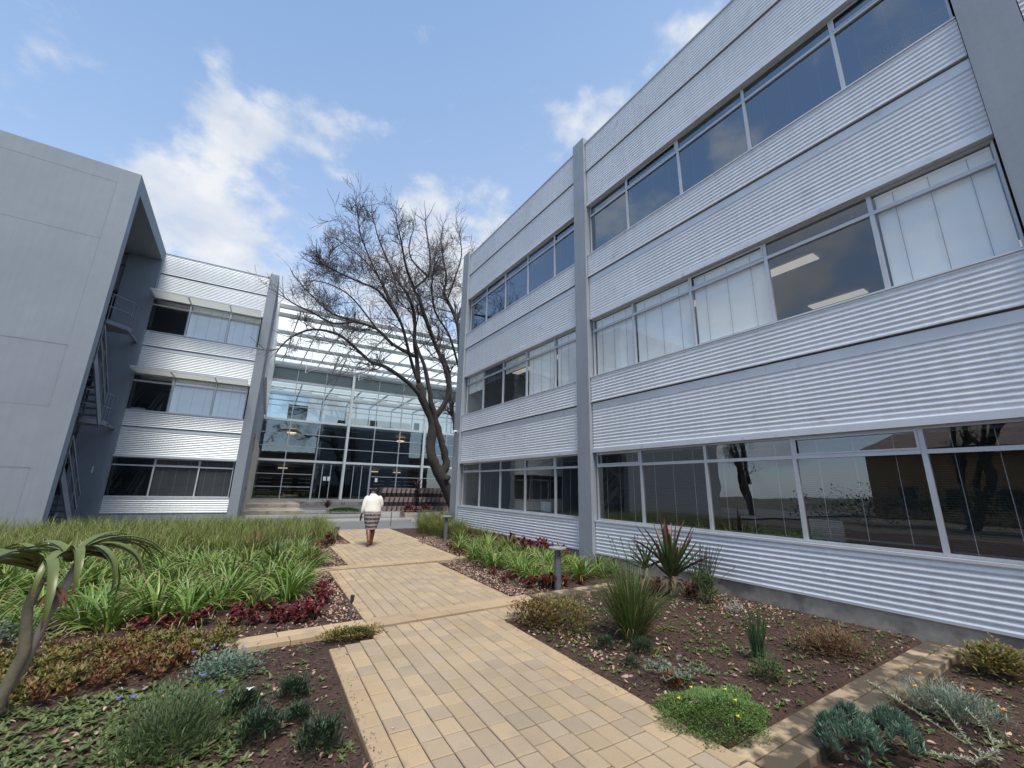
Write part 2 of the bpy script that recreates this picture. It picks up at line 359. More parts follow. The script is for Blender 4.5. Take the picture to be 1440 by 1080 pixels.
def soil_z(x, y):
    if x > 3.05 and y < 1.60: return -.075+.012*nz(x, y)
    return SOIL+.008*nz(x, y)
b = MB(); b.add([(-300,-300,-.16),(300,-300,-.16),(300,300,-.16),(-300,300,-.16)], [(0,1,2,3)])
tag(b.build('ground', M['ground']), kind='structure')
b = MB(); nx, ny = 200, 210; x0_, x1_, y0_, y1_ = -12, 7.28, -4, 17.2
for j in range(ny+1):
    for i in range(nx+1):
        x = x0_+(x1_-x0_)*i/nx; y = y0_+(y1_-y0_)*j/ny
        b.v.append((x, y, -.07 if on_paving(x, y, -.03) else soil_z(x, y)+rng.uniform(-.004, .004)))
b.f = [(j*(nx+1)+i, j*(nx+1)+i+1, (j+1)*(nx+1)+i+1, (j+1)*(nx+1)+i) for j in range(ny) for i in range(nx)]; b.m = [0]*len(b.f)
tag(b.build('garden_soil', M['soil'], smooth=True), kind='structure')
# road and forecourt beyond the garden
b = MB(); b.add([(-40,17.2,-.03),(40,17.2,-.03),(40,43,-.03),(-40,43,-.03)], [(0,1,2,3)])
b.add([(7.28,15.8,-.03),(40,15.8,-.03),(40,17.2,-.03),(7.28,17.2,-.03)], [(0,1,2,3)])
tag(b.build('road', M['asphalt']), kind='structure')
b = MB()
b.box(.5, 14, 24.2, 24.5, -.03, .10); b.box(3.4, 8.2, 21.4, 21.62, -.03, .07); b.box(.5, 14, 27.9, 28.15, -.03, .1)
b.box(7.3, 30, 20.2, 20.4, -.03, .09)
tag(b.build('kerb', M['kerb']), kind='structure')
b = MB(); b.box(.3, 3.6, 31.0, 42.0, -.03, .34); b.box(3.6, 24, 38.5, 41.6, -.03, .22); b.box(.2, 3.5, 27.2, 31.0, -.03, .13)
tag(b.build('forecourt', M['plinth']), kind='structure')

# ---------------------------------------------------------------- paved path
def paver(mb, cx, cy, lx, ly, ang, z1, mi, h=.055, g=.0042, bev=.006):
    ca, sa = math.cos(-ang), math.sin(-ang)
    tilt = (rng.uniform(-.007, .007), rng.uniform(-.007, .007)); dz = rng.uniform(-.0018, .0018); ang += rng.gauss(0, .004)
    vs = []
    for (k, zz) in ((0, z1-h), (0, z1-bev), (bev, z1)):
        hx, hy = lx/2-g*(.85 if ly > .17 else 1)-k, ly/2-g*1.35-k
        for sx, sy in ((-1,-1),(1,-1),(1,1),(-1,1)):
            x, y = sx*hx, sy*hy; z = zz+(x*tilt[0]+y*tilt[1]+dz if zz > z1-h+.001 else 0)
            vs.append((cx+x*ca-y*sa, cy+x*sa+y*ca, z))
    fs = [(8,9,10,11)]
    for o in (0, 4):
        for k in range(4): fs.append((o+k, o+(k+1)%4, o+4+(k+1)%4, o+4+k))
    mb.add(vs, fs, mi)
path = MB()
def section(xl, y0, y1, rows, seed, cutl=None):
    """rows of pavers laid along the path; xl = left edge at y=0 of the leaning grid"""
    rg = random.Random(seed)
    tx = math.tan(ANG)
    for k in range(rows):
        y = y0+rg.uniform(-.12, 0) if y0 > -1 else y0
        first = True
        ye = y1(k) if callable(y1) else y1; ys = y0(k) if callable(y0) else y0
        y = ys
        while y < ye-.02:
            l = .203
            if first: l = rg.choice((.1, .203, .15)); first = False
            if y+l > ye-.06: l = ye-y
            cy = y+l/2; cx = xl+(k+.5)*RW+tx*cy
            edge = (k == 0 or k == rows-1 or (rg.random() < (.40 if k in (1, rows-2) else .015)))
            paver(path, cx, cy, RW/1.0, l, ANG, 0, 1 if edge else 0)
            y += l
section(.815, -2.2, lambda k: 5.03+.035*k*0.2+(0 if k < 1 else .04*min(k,3)), 13, 1)
# widening piece between the first section and the cross strip
for k in range(16):
    xk = .815+RW*(k+3); ys = 5.15 if k < 10 else 5.03; ye = 5.44+.04*(k*RW)
    y = ys
    while y < ye-.02:
        l = min(.203, ye-y); l = ye-y if ye-y-l < .06 else l
        paver(path, xk+.5*RW+math.tan(ANG)*(y+l/2), y+l/2, RW, l, ANG, 0, 1 if k in (0, 15, 14) else 0); y += l
section(1.33, 5.86, lambda k: 9.27, 14, 3)
section(1.78, 9.70, lambda k: 13.2, 16, 4)
section(2.42, 13.2, lambda k: 17.2, 13, 5)
path_ob = tag(path.build('paved_path', [M['paver'], M['paver_edge']]), kind='structure')
# sand bed sealing the joints under the pavers
sb = MB(); tx = math.tan(ANG)
def bedq(xl, xr, y0, y1): sb.add([(xl+tx*y0+.01,y0+.01,-.016),(xr+tx*y0-.01,y0+.01,-.016),(xr+tx*y1-.01,y1-.01,-.016),(xl+tx*y1+.01,y1-.01,-.016)], [(0,1,2,3)])
bedq(.815, .815+13*RW, -2.2, 5.06); bedq(.815+3*RW, .815+19*RW, 5.18, 5.5); bedq(1.33, 1.33+14*RW, 5.84, 9.3); bedq(1.78, 1.78+16*RW, 9.66, 13.2); bedq(2.42, 2.42+13*RW, 13.2, 17.2)
tag(sb.build('path_bedding', M['sand']), kind='structure')
# cross strips of long edging slabs
def strip(xs, xe, y0, slope, ang, w, mi_, seed, z=.004, two=True):
    mb = MB(); rg = random.Random(seed)
    for c in range(2 if two else 1):
        x = xs+(rg.uniform(-.2, 0) if c else 0); x0s = x
        while x < xe:
            l = min(.485, xe-x)
            if l < .1: break
            if x+l > xs+.02:
                cx = x+l/2; paver(mb, cx, y0+w*(c+.5)+slope*(cx-xs), l, w, -math.atan(slope), z, mi_, h=.095, g=.004, bev=.007)
            x += l
    return mb
st = strip(.25, 4.15, 5.47, .037, 0, .175, 0, 11); tag(st.build('edging_strip', M['paver_edge']), kind='structure')
st = strip(4.2, 7.2, 5.60, .02, 0, .17, 0, 15); tag(st.build('edging_strip', M['slab']), kind='structure')
st = strip(3.03, 7.25, 1.61, 0.0, 0, .165, 0, 12, z=.0); tag(st.build('edging_strip', M['slab']), kind='structure')
st = strip(1.2, 7.2, 9.33, .055, 0, .17, 0, 13); tag(st.build('edging_strip', M['paver_edge']), kind='structure')

# ================================================================ BUILDINGS
PITCHC = .076
def corr(mb, u0, u1, z0, z1, y, mi=0, amp=.0074):
    n = max(2, int(round((z1-z0)/PITCHC*8)))
    vs = []
    for i in range(n+1):
        z = z0+(z1-z0)*i/n; ph = 2*math.pi*(z-z0)/PITCHC; c = math.cos(ph)
        yy = y-amp*(c if abs(c) < .8 else math.copysign(.8+.25*(abs(c)-.8), c))
        vs += [(u0, yy, z), (u1, yy, z)]
    mb.add(vs, [(2*i, 2*i+1, 2*i+3, 2*i+2) for i in range(n)], mi)
    if u1-u0 > 1 and z1-z0 > .3:          # side laps between sheets, with screw heads on the crests
        u = u0+1.9+((z0*7.3) % 1)*.5
        while u < u1-.3:
            corr(mb, u, u+.012, z0+.004, z1-.004, y-.0022, mi, amp)
            for zz in (z0+PITCHC*1.5, z1-PITCHC*2.5-((z1-z0) % PITCHC)):
                k_ = round((zz-z0)/PITCHC-.5)+.5; zc = z0+k_*PITCHC-PITCHC*.5
                for du in (-.9, -.3, .006): mb.box(u+du-.007, u+du+.007, y-amp-.007, y-amp+.002, zc-.007, zc+.007, mi)
            u += 2.35
    return mb
FL = 3.54
def bay(root, u0, u1, mulls, cladm, base_z=.25, left=False, blinds=None, visor=False, glassm=None, skip_ground=False):
    """one bay of facade; local x along the wall, -y outwards; mulls = window boundaries"""
    rg = random.Random(int(u0*100)); fm = M['flash'] if not left else M['clad_left']
    a, c = u0+.01, u1-.01
    mb = MB(); corr(mb, a, c, base_z, .93, 0); mb.box(a, c, -.022, .05, .93, .965, 1); mb.box(a, c, -.012, .02, base_z-.03, base_z+.005, 1)
    mb.build('cladding_band', [cladm, fm], root, smooth=False)
    for k in range(2):
        z = FL*k
        mb = MB()
        jx = a+(c-a)*rg.uniform(.3, .6)
        mb.box(a, jx-.003, -.035, .10, z+2.56, z+2.66, 1); mb.box(jx+.003, c, -.033, .10, z+2.56, z+2.66, 1)
        corr(mb, a, c, z+2.663, z+3.64, 0)
        mb.box(a, c, -.006, .03, z+3.643, z+3.80, 1); mb.box(a, c, -.002, .02, z+3.735, z+3.74, 2)
        mb.box(a, c, .012, .05, z+3.80, z+3.83, 2)
        mb.box(a, c, -.048, .02, z+3.83, z+3.85, 1)
        corr(mb, a, c, z+3.853, z+4.48, -.032); mb.box(a, c, -.055, .06, z+4.48, z+4.505, 1)
        mb.build('cladding_band', [cladm, fm, M['groove']], root)
    z = 7.08; mb = MB()
    jx = a+(c-a)*rg.uniform(.4, .7)
    mb.box(a, jx-.003, -.035, .10, z+2.56, z+2.66, 1); mb.box(jx+.003, c, -.033, .10, z+2.56, z+2.66, 1)
    corr(mb, a, c, z+2.663, z+3.72, 0); mb.box(a, c, .012, .05, z+3.72, z+3.76, 2); mb.box(a, c, -.04, .02, z+3.755, z+3.775, 1)
    corr(mb, a, c, z+3.777, z+4.74, -.025); mb.box(a, c, -.055, .30, z+4.74, z+4.77, 1)
    mb.build('cladding_band', [cladm, fm, M['groove']], root)
    # windows
    for fl in range(3):
        zs = .965+[0, FL, 2*FL][fl]+(0 if fl == 0 else .0); zh = 2.565+FL*fl; zt = zs+1.27
        for i in range(len(mulls)-1):
            m0, m1 = mulls[i], mulls[i+1]
            y0, y1 = .065, .125; w = .028
            F = MB()
            F.box(m0, m0+w, y0, y1, zs, zh); F.box(m1-w, m1, y0+.001, y1, zs, zh)
            F.box(m0+w, m1-w, y0+.002, y1, zs, zs+.04); F.box(m0+w, m1-w, y0+.002, y1, zh-.04, zh)
            F.box(m0+w, m1-w, y0-.006, y1, zt-.028, zt+.028)
            if (i+fl) % 3 == 0:   # opening fanlight sash
                F.box(m0+w, m1-w, y0-.012, y0+.002, zt+.03, zt+.055); F.box(m0+w, m1-w, y0-.012, y0+.002, zh-.065, zh-.04)
                F.box(m0+w, m0+w+.025, y0-.012, y0+.002, zt+.055, zh-.065); F.box(m1-w-.025, m1-w, y0-.012, y0+.002, zt+.055, zh-.065)
            fr = F.build('window', M['frame'], root)
            tl = R(rg.uniform(-.25, .25)); G = MB(); yy = (y0+y1)/2
            for (za, zb) in ((zs+.04, zt-.028), (zt+.028, zh-.04)):
                d1 = rg.uniform(-.002, .002); d2 = rg.uniform(-.002, .002)
                G.add([(m0+w, yy+d1, za), (m1-w, yy-d1, za), (m1-w, yy-d1+d2, zb), (m0+w, yy+d1+d2, zb)], [(0,1,2,3)])
            G.build('pane', glassm[fl] if glassm else M['glass_a'], fr)
            kind = (blinds or {}).get((fl, i))
            if kind: blind(fr, m0+w, m1-w, zs+.04, zh-.04, kind, rg)
    if visor:
        for fl, zv in ((1, 6.12), (2, 9.60)):
            for i in range(len(mulls)-1):
                if mulls[i+1] < -4.5: continue
                V = MB(); m0, m1 = max(mulls[i], -4.42)+.015, mulls[i+1]-.015
                V.box(m0, m1, -1.02, -.06, zv, zv+.018, 0); V.box(m0, m0+.03, -1.02, -.06, zv-.05, zv-.002, 1); V.box(m0, m1, -1.06, -1.022, zv-.02, zv+.06, 1)
                V.build('sun_visor', [M['visor'], M['frame']], root)
        V = MB(); V.box(a, c, -.14, -.04, 2.56, 2.64); V.build('sun_visor', M['clad_left'], root)
def blind(fr, u0, u1, z0, z1, kind, rg):
    """venetian blind hanging behind the pane; kind = (type, fraction lowered)"""
    typ, frac = kind; B = MB(); u0 += .02; u1 -= .02
    zb = z1-(z1-z0)*frac; y = .16; p = .03; z = z1-.05
    B.box(u0, u1, y-.02, y+.02, z1-.05, z1-.012)
    til = dict(closed=1.62, slats=.12, olive=1.1, grey=1.6)[typ]; hw = .017
    while z > zb+p:
        dy, dz = math.cos(til)*hw, math.sin(til)*hw
        B.add([(u0, y-dy, z-dz), (u1, y-dy, z-dz), (u1, y+dy, z+dz), (u0, y+dy, z+dz)], [(0,1,2,3)]); z -= p*(.9 if typ != 'slats' else 1)
    B.box(u0, u1, y-.015, y+.015, zb, zb+.025)
    if typ in ('slats', 'closed', 'grey'):
        for t in (.18, .5, .82): B.box(u0+(u1-u0)*t-.004, u0+(u1-u0)*t+.004, y-.024, y-.0205, zb, z1-.05, 1)
    m = dict(closed=M['blind'], slats=M['blind_dark'], olive=M['blind_olive'], grey=M['blind_dark'])[typ]
    B.build('blind', [m, M['cord']], fr)
M['visor'] = mat('pale_glass_visor', (.70,.72,.70), .5, trans=.75)
def interior(root, u0, u1, depth, floors=(0,1,2), lights=True):
    for k in floors:
        z = FL*k; I = MB()
        I.add([(u0,.26,z+.10),(u1,.26,z+.10),(u1,depth,z+.10),(u0,depth,z+.10)], [(0,1,2,3)], 2)
        I.add([(u0,.14,z+2.85),(u0,depth,z+2.85),(u1,depth,z+2.85),(u1,.14,z+2.85)], [(0,1,2,3)], 1)
        I.add([(u0,depth,z+.1),(u1,depth,z+.1),(u1,depth,z+2.85),(u0,depth,z+2.85)], [(0,1,2,3)], 0)
        for x in (u0, u1): I.add([(x,.14,z+.1),(x,depth,z+.1),(x,depth,z+2.85),(x,.14,z+2.85)], [(0,1,2,3)], 0)
        I.build('office_interior', [M['int_wall'], M['int_ceil'], M['int_dark']], root)
        # wall behind the cladding
        Wl = MB(); zt = z+.94
        Wl.box(u0, u1, .06, .26, max(z-.92, .0) if k else 0, zt); 
        if k == 2: Wl.box(u0, u1, .09, .32, z+2.60, z+4.74)
        Wl.build('spandrel_wall', M['int_wall'], root)
        if lights:
            Lp = MB(); x = u0+1.0
            while x < u1-1.3:
                for yy in (1.7, 4.3): Lp.box(x, x+1.15, yy, yy+.3, z+2.815, z+2.84, 0)
                x += 2.45
            Lp.build('ceiling_light', M['lightpanel'] if k == 1 else M['paper'], root)
        D = MB()   # desks and cabinets seen through the panes
        rg = random.Random(k*31+int(u1*7)); x = u0+.4
        while x < u1-1.6:
            D.box(x, x+1.4, 1.0, 1.7, z+.80, z+.84, 0)
            for q in (x+.04, x+1.32): D.box(q, q+.04, 1.05, 1.65, z+.1, z+.80, 0)
            if rg.random() < .7: D.box(x+.45, x+.95, 1.30, 1.33, z+.92, z+1.25, 0); D.box(x+.68, x+.72, 1.31, 1.35, z+.84, z+.92, 0)
            x += rg.uniform(2.2, 3.2)
        D.build('desk', M['blind'], root)

rb = empty('office_building', (7.3, 0, 0), -math.pi/2)      # local x = -world Y, local y = world X
tag(rb, 'long three storey office block clad in grey corrugated sheet, filling the right side', 'building')
GT = [M['glass_a'], M['glass_mid'], M['glass_top']]
Ys = [7.56, 6.2, 4.66, 3.14, 1.62, .35]
bl = {}
for i in range(5):
    bl[(0, i)] = ('slats', 1.0); bl[(2, i)] = ('slats', 1.0)
bl[(0, 3)] = ('slats', .97); bl[(1, 0)] = ('closed', 1.0); bl[(1, 1)] = ('closed', 1.0); bl[(1, 2)] = ('closed', .97); bl[(1, 4)] = ('closed', 1.0)
bay(rb, -7.59, -.32, [-v for v in Ys], M['clad'], blinds=bl, glassm=GT)
Ys = [14.98, 13.6, 12.15, 10.68, 9.2, 8.08]
bl = {(0,1):('slats',1.),(0,3):('slats',1.),(0,4):('slats',1.),(1,0):('closed',.45),(1,1):('grey',.35),(1,2):('closed',.3),(1,3):('closed',1.),(1,4):('closed',1.),(2,4):('slats',1.),(2,3):('slats',.7)}
bay(rb, -15.1, -8.05, [-v for v in Ys], M['clad'], blinds=bl, glassm=GT)
bay(rb, .15, 7.42, [.18, 1.62, 3.14, 4.66, 6.2, 7.39], M['clad'], blinds={(1,1):('closed',1.),(1,3):('closed',1.)}, glassm=GT)
for y0, y1 in ((15.1, 15.65), (7.59, 8.05), (-.15, .32), (-7.88, -7.42)):
    P = MB(); P.box(-y1, -y0, -.11, .30, -.1, 12.04); P.box(-y1+.004, -y0+.004, -.112, -.1095, 9.9, 9.906); P.build('pilaster', M['pier'], rb)
for u0, u1 in ((-15.1, -8.05), (-7.59, -.32), (.15, 7.42)):
    P = MB(); P.box(u0, u1, .02, .25, -.12, .24); P.build('foundation', M['plinth'], rb)
    interior(rb, u0+.02, u1-.02, 6.5)
P = MB(); P.box(-15.6, 7.88, .34, 13, 11.5, 11.6); P.box(-15.64, 7.88, 12.8, 13, 0, 11.5); P.box(-15.64, -15.45, .31, 12.8, -.1, 11.84); P.box(7.7, 7.88, .31, 12.8, -.1, 11.5); P.build('roof', M['tower'], rb)
# downpipe flashing beside the right hand column, small end cap seen at roof level
sc = empty('security_camera', (7.13, 15.38, 3.80)); tag(sc, 'small white dome security camera fixed to the far grey column', 'camera')
C_ = MB(); C_.box(-.03, .06, -.05, .05, .02, .10); C_.build('bracket', M['camwhite'], sc)
C_ = MB(); C_.tube([(-.05,-.10,.04),(-.12,-.32,-.03)], [.062,.062], 12); C_.build('camera_body', M['camwhite'], sc)
C_ = MB(); C_.tube([(-.12,-.32,-.03),(-.125,-.345,-.037)], [.045,.04], 12); C_.build('lens', M['dark'], sc)

# ---- left building
AL = R(-2.6)
lb = empty('office_wing', (0, 22.91, 0), AL)
tag(lb, 'three storey silver clad office wing standing behind the concrete stair tower', 'building')
bl = {(0,3):('grey',1.),(1,3):('closed',1.),(1,4):('closed',1.),(2,4):('closed',1.),(2,3):('closed',1.),(0,4):('grey',1.)}
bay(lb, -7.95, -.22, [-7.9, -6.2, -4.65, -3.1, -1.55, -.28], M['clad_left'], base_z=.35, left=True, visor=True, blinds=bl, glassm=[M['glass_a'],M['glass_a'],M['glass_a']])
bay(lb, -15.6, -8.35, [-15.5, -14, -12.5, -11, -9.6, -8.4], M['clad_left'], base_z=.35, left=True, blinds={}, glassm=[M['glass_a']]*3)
for u0, u1 in ((-.22, .17), (-8.35, -7.95)):
    P = MB(); P.box(u0, u1, -.16, 3.4 if u1 > 0 else .3, -.1, 12.0); P.build('pilaster', M['tower'], lb)
P = MB(); P.box(-15.6, -.22, .02, .25, -.1, .33); P.build('foundation', M['tower'], lb)
interior(lb, -7.93, -.24, 6, lights=False); interior(lb, -15.6, -8.37, 6, lights=False)
P = MB(); P.box(-15.6, .15, .33, 11, 11.5, 11.6); P.box(-15.6, .15, 10.8, 11, 0, 11.5); P.box(.0, .14, 3.4, 18.9, -.1, 12.3); P.build('roof', M['tower'], lb)
P = MB(); P.box(.145, .30, 3.5, 18.7, 7.4, 12.25, 0); P.box(.145, .26, 3.5, 18.7, 0, 4.3, 1); P.build('side_wall', [M['white_steel'], M['plinth']], lb)

# ---- stair tower
tw = empty('stair_tower', (-4.43, 17.2, 0)); tag(tw, 'tall grey rendered concrete stair tower with an open side, at the left edge', 'stair tower')
P = MB(); P.box(-9.5, 0, 0, .40, -.1, 11.88); P.build('front_wall', M['tower'], tw)
P = MB()
for z0, z1 in ((9.2, 11.33), (5.97, 9.2), (3.67, 5.55), (.3, 3.67-1.75)):
    for (xa, xb, za, zb) in ((-8.5, -.53, z1-.008, z1+.004), (-.54, -.528, z0, z1)): P.box(xa, xb, -.003, .02, za, zb)
P.box(-8.5, -.5, -.003, .02, 5.53, 5.545); P.box(-8.5, -.5, -.003, .02, 3.66, 3.672); P.box(-8.5, -.48, -.003, .02, 1.89, 1.9)
P.build('recessed_joint', M['tower_joint'], tw)
P = MB(); P.box(-9.5, 0, .40, 5.6, 11.32, 11.88); P.box(-9.5, 0, 5.6, 5.93, 11.32, 11.88); P.build('roof_slab', M['tower'], tw)
P = MB(); P.box(-1.15, 0, 5.6, 5.93, -.1, 11.32); P.build('fin_wall', M['tower'], tw)
P = MB(); P.box(-9.5, -9.2, .4, 5.9, -.1, 11.32); P.build('rear_wall', M['tower'], tw)
P = MB(); P.box(-.47, -.44, 5.588, 5.598, 1.86, 2.12); P.build('wall_plaque', M['paper'], tw)
def landing(z):
    L_ = MB(); x0, x1 = -2.6, -.02
    pts = [(x0, 3.15), (-.62, 3.15), (-.10, 3.75), (-.10, 4.36), (x0, 4.36)]
    n = len(pts); vs = [(x, y, z-.16) for x, y in pts]+[(x, y, z) for x, y in pts]
    L_.add(vs, [tuple(range(n))[::-1], tuple(range(n, 2*n))]+[(k, (k+1) % n, n+(k+1) % n, n+k) for k in range(n)])
    L_.box(-.45, .0, 4.2, 4.28, z-.12, z-.06); L_.box(-.2, -.12, 4.3, 5.6, z-.14, z-.02); L_.box(-1.9, -1.8, 4.3, 5.6, z-.14, z-.02); L_.build('landing', M['stair_steel'], tw)
    for h in (.52, 1.02):
        q = [(-2.5, 3.2, z+h), (-.64, 3.2, z+h), (-.14, 3.78, z+h), (-.14, 4.3, z+h)]
        L_ = MB(); L_.tube(q, .024, 6); L_.build('handrail', M['stair_steel'], tw)
    for (x, y) in ((-2.5,3.2), (-1.6,3.2), (-.64,3.2), (-.14,3.78), (-.14,4.3)):
        L_ = MB(); L_.tube([(x,y,z-.1),(x,y,z+1.02)], .02, 6); L_.build('baluster', M['stair_steel'], tw)
def flight(xc, wd, y0, z0, y1, z1, n, panel=True):
    for s in (-1, 1):
        L_ = MB(); x = xc+s*wd/2
        L_.add([(x-.02,y0,z0-.32),(x+.02,y0,z0-.32),(x+.02,y0,z0+.06),(x-.02,y0,z0+.06),(x-.02,y1,z1-.32),(x+.02,y1,z1-.32),(x+.02,y1,z1+.06),(x-.02,y1,z1+.06)], [(0,1,2,3),(7,6,5,4),(0,4,5,1),(1,5,6,2),(2,6,7,3),(3,7,4,0)])
        L_.build('stringer', M['stair_steel'], tw)
        for h in (.55, 1.0):
            L_ = MB(); L_.bar((x,y0,z0+h),(x,y1,z1+h), .045, .06); L_.build('handrail', M['stair_steel'], tw)
        for t in (0, .33, .66, 1):
            L_ = MB(); y = y0+(y1-y0)*t; z = z0+(z1-z0)*t; L_.box(x-.018, x+.018, y-.018, y+.018, z-.05, z+1.0); L_.build('baluster', M['stair_steel'], tw)
    for i in range(n):
        t = (i+.5)/n; y = y0+(y1-y0)*t; z = z0+(z1-z0)*t
        L_ = MB(); L_.box(xc-wd/2+.02, xc+wd/2-.02, y-.14, y+.14, z-.03, z+.01); L_.build('tread', M['stair_steel'], tw)
for k in range(2):
    zl = 3.74+3.72*k; landing(zl)
    zp = 0.1 if k == 0 else 3.74
    zm = (zp+zl)/2
    flight(-.52, .85, 3.2, zp, .9, zm, 9); flight(-1.6, .85, .9, zm, 3.2, zl, 9)
    L_ = MB(); L_.box(-2.3, -.15, .42, .9, zm-.14, zm); L_.build('landing', M['stair_steel'], tw)

# ---- glazed entrance hall at the end of the path
gh = empty('entrance_hall', (2, 42, 0), AL); tag(gh, 'three storey glass fronted entrance hall with white steel columns at the path end', 'building')
U = [-1.28+2.5*0]; 
cols = [-1.3, 6.08, 13.6, 21.1]
for uc in cols:
    P = MB(); P.tube([(uc,-.22,.3),(uc,-.22,12.0)], .13, 14); P.build('column', M['white_steel'], gh)
for z, m_, h in ((3.62,'white_steel',.20),(7.19,'white_steel',.20),(10.72,'frame',.22),(12.05,'mid_steel',.20)):
    P = MB(); P.box(-1.3, 24, -.12, .06, z-h/2, z+h/2); P.build('floor_beam', M[m_], gh)
P = MB(); P.box(-1.3, 24, -.1, .06, .22, .36); P.build('sill_beam', M['frame'], gh)
for a_, b_ in zip(cols[:-1], cols[1:]):
    for t in range(1, 3):
        uu = a_+(b_-a_)*t/3
        P = MB(); P.box(uu-.04, uu+.04, -.08, .05, .36, 10.6); P.box(uu-.02, uu+.02, -.06, .0, 10.8, 11.95); P.build('mullion', M['frame'], gh)
    for z in (1.35, 2.45, 4.85, 6.0, 8.45, 9.6):
        if z < 3 and a_ == cols[0]: rngs = [(a_, b_-2.5)]
        elif z < 3 and a_ == cols[1]: rngs = [(a_+2.5, b_)]
        else: rngs = [(a_, b_)]
        for p, q in rngs:
            P = MB(); P.box(p+.1, q-.1, -.05, .0, z-.03, z+.03); P.build('transom', M['frame'], gh)
    for z0, z1 in ((.36, 3.52), (3.72, 7.09), (7.29, 10.6)):
        for t in range(3):
            p = a_+(b_-a_)*t/3; q = a_+(b_-a_)*(t+1)/3; d = rng.uniform(-.006, .006); e_ = rng.uniform(-.006, .006)
            P = MB(); P.add([(p+.04,.02+d,z0),(q-.04,.02-d,z0),(q-.04,.02-d+e_,z1),(p+.04,.02+d+e_,z1)], [(0,1,2,3)]); P.build('pane', M['glass_hall'], gh)
    P = MB(); P.box(a_, b_, .0, .05, 10.83, 11.95); P.build('opaque_panel', mat('grey_green_panel', (.10,.145,.15), .35) if a_ == cols[0] else bpy.data.materials['grey_green_panel'], gh)
for uu in (3.55, 4.3, 5.0, 7.0, 7.75, 8.5):
    P = MB(); P.box(uu-.03, uu+.03, -.09, .04, .36, 3.4); P.build('door_frame', M['frame'], gh)
for uu in (4.45, 4.8, 9.05):
    P = MB(); P.box(uu, uu+.24, -.10, -.09, 1.95, 2.32); P.build('door_notice', M['paper'], gh)
for k, z in enumerate((0.30, 3.62, 7.19)):
    P = MB(); P.box(-1.3, 24, .3 if k else .06, 16, z-.3, z, 0); P.build('floor_slab', M['mid_steel'] if k else M['plinth'], gh)
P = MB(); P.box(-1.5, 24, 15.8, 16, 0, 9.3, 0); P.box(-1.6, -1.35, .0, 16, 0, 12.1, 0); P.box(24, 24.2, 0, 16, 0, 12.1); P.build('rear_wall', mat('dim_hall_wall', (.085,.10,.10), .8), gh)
P = MB(); P.add([(-1.3,.1,12.1),(24,.1,12.1),(24,16,12.9),(-1.3,16,12.9)], [(0,1,2,3)]); P.build('roof_panel', M['canopy'], gh)
P = MB()
for x in range(9): P.box(-1.2+3*x, -1.1+3*x, .1, 15.8, 11.75, 11.95)
for y in (4, 8, 12, 15.7): P.box(-1.3, 24, y, y+.12, 11.6, 11.74)
for x in range(9): P.box(-1.2+3*x, -1.1+3*x, 15.7, 15.82, 7.9, 11.6)
P.box(-1.3, 13, 8.2, 8.35, 7.35, 8.35); P.box(-1.3, 24, 13, 13.1, 8.3, 8.36); P.box(-1.3, 24, 13, 13.1, 8.0, 8.05)
P.build('roof_frame', M['mid_steel'], gh)
P = MB(); rg = random.Random(5)
for k, z in enumerate((.3, 3.62, 7.19)):
    for q in range(9):
        x = rg.uniform(-1, 20); y = rg.uniform(3, 12); w = rg.uniform(.6, 2.6); h = rg.uniform(.8, 2.6)
        P.box(x, x+w, y, y+.2, z, z+h)
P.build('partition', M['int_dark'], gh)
P = MB()
for x in (-.6, 1.1, 2.6, 9.5, 11.2, 12.6):
    for z in (1.0, 1.35, 1.7, 2.05): P.box(x, x+1.0, 2.2, 2.6, z, z+.05)
P.build('shelving', M['blind'], gh)
for k, z in enumerate((3.0, 6.4, 6.4)):
    for x in ((1.2, 9.8, 12.2) if k == 0 else (1.5, 12.3)):
        P = MB(); P.tube([(x, 4, z), (x, 4, z+.12)], [.42, .40], 14); P.build('round_lamp', M['warm'], gh)
P = MB()
for z in (3.15, 6.75, 10.2):
    for x in range(10): P.box(-.9+2.4*x, .2+2.4*x, 1.6, 1.75, z, z+.05)
P.build('tube_lamp', M['paper'], gh)

# ---- translucent canopy over the forecourt
cp = empty('glass_canopy', (0, 27.6, 12.3), 0); tag(cp, 'broad translucent glass canopy on steel purlins in front of the entrance hall', 'canopy')
tb = math.tan(AL)
for yy in (0.05, 1.6, 5.2, 8.55, 12.0, 14.3):
    P = MB(); P.bar((.15, yy, 0), (24, yy+tb*24, 0), .16, .26); P.build('purlin', M['mid_steel'], cp)
x = .25
while x < 24:
    P = MB(); P.box(x-.035, x+.035, .1+tb*x, 14.2+tb*x, .135, .22); P.build('rafter', M['mid_steel'], cp); x += 1.48
P = MB()
x = .25; ys = (.0, 1.6, 5.2, 8.55, 12.0, 14.3)
while x < 24:
    for a_, b_ in zip(ys[:-1], ys[1:]):
        P.add([(x+.01,a_+.01+tb*x,.23),(x+1.47,a_+.01+tb*(x+1.47),.23),(x+1.47,b_-.01+tb*(x+1.47),.235),(x+.01,b_-.01+tb*x,.235)], [(0,1,2,3)])
    x += 1.48
P.build('roof_panel', M['canopy'], cp)
for (x, ya, yb) in ((5.6, 8.6, 14.0), (6.2, 8.6, 14.0), (12.2, 8, 14.0), (12.8, 8, 14.0)):
    P = MB(); P.tube([(x, ya, -.1), (x+.1, yb, -1.5)], .05, 6); P.build('brace', M['mid_steel'], cp)
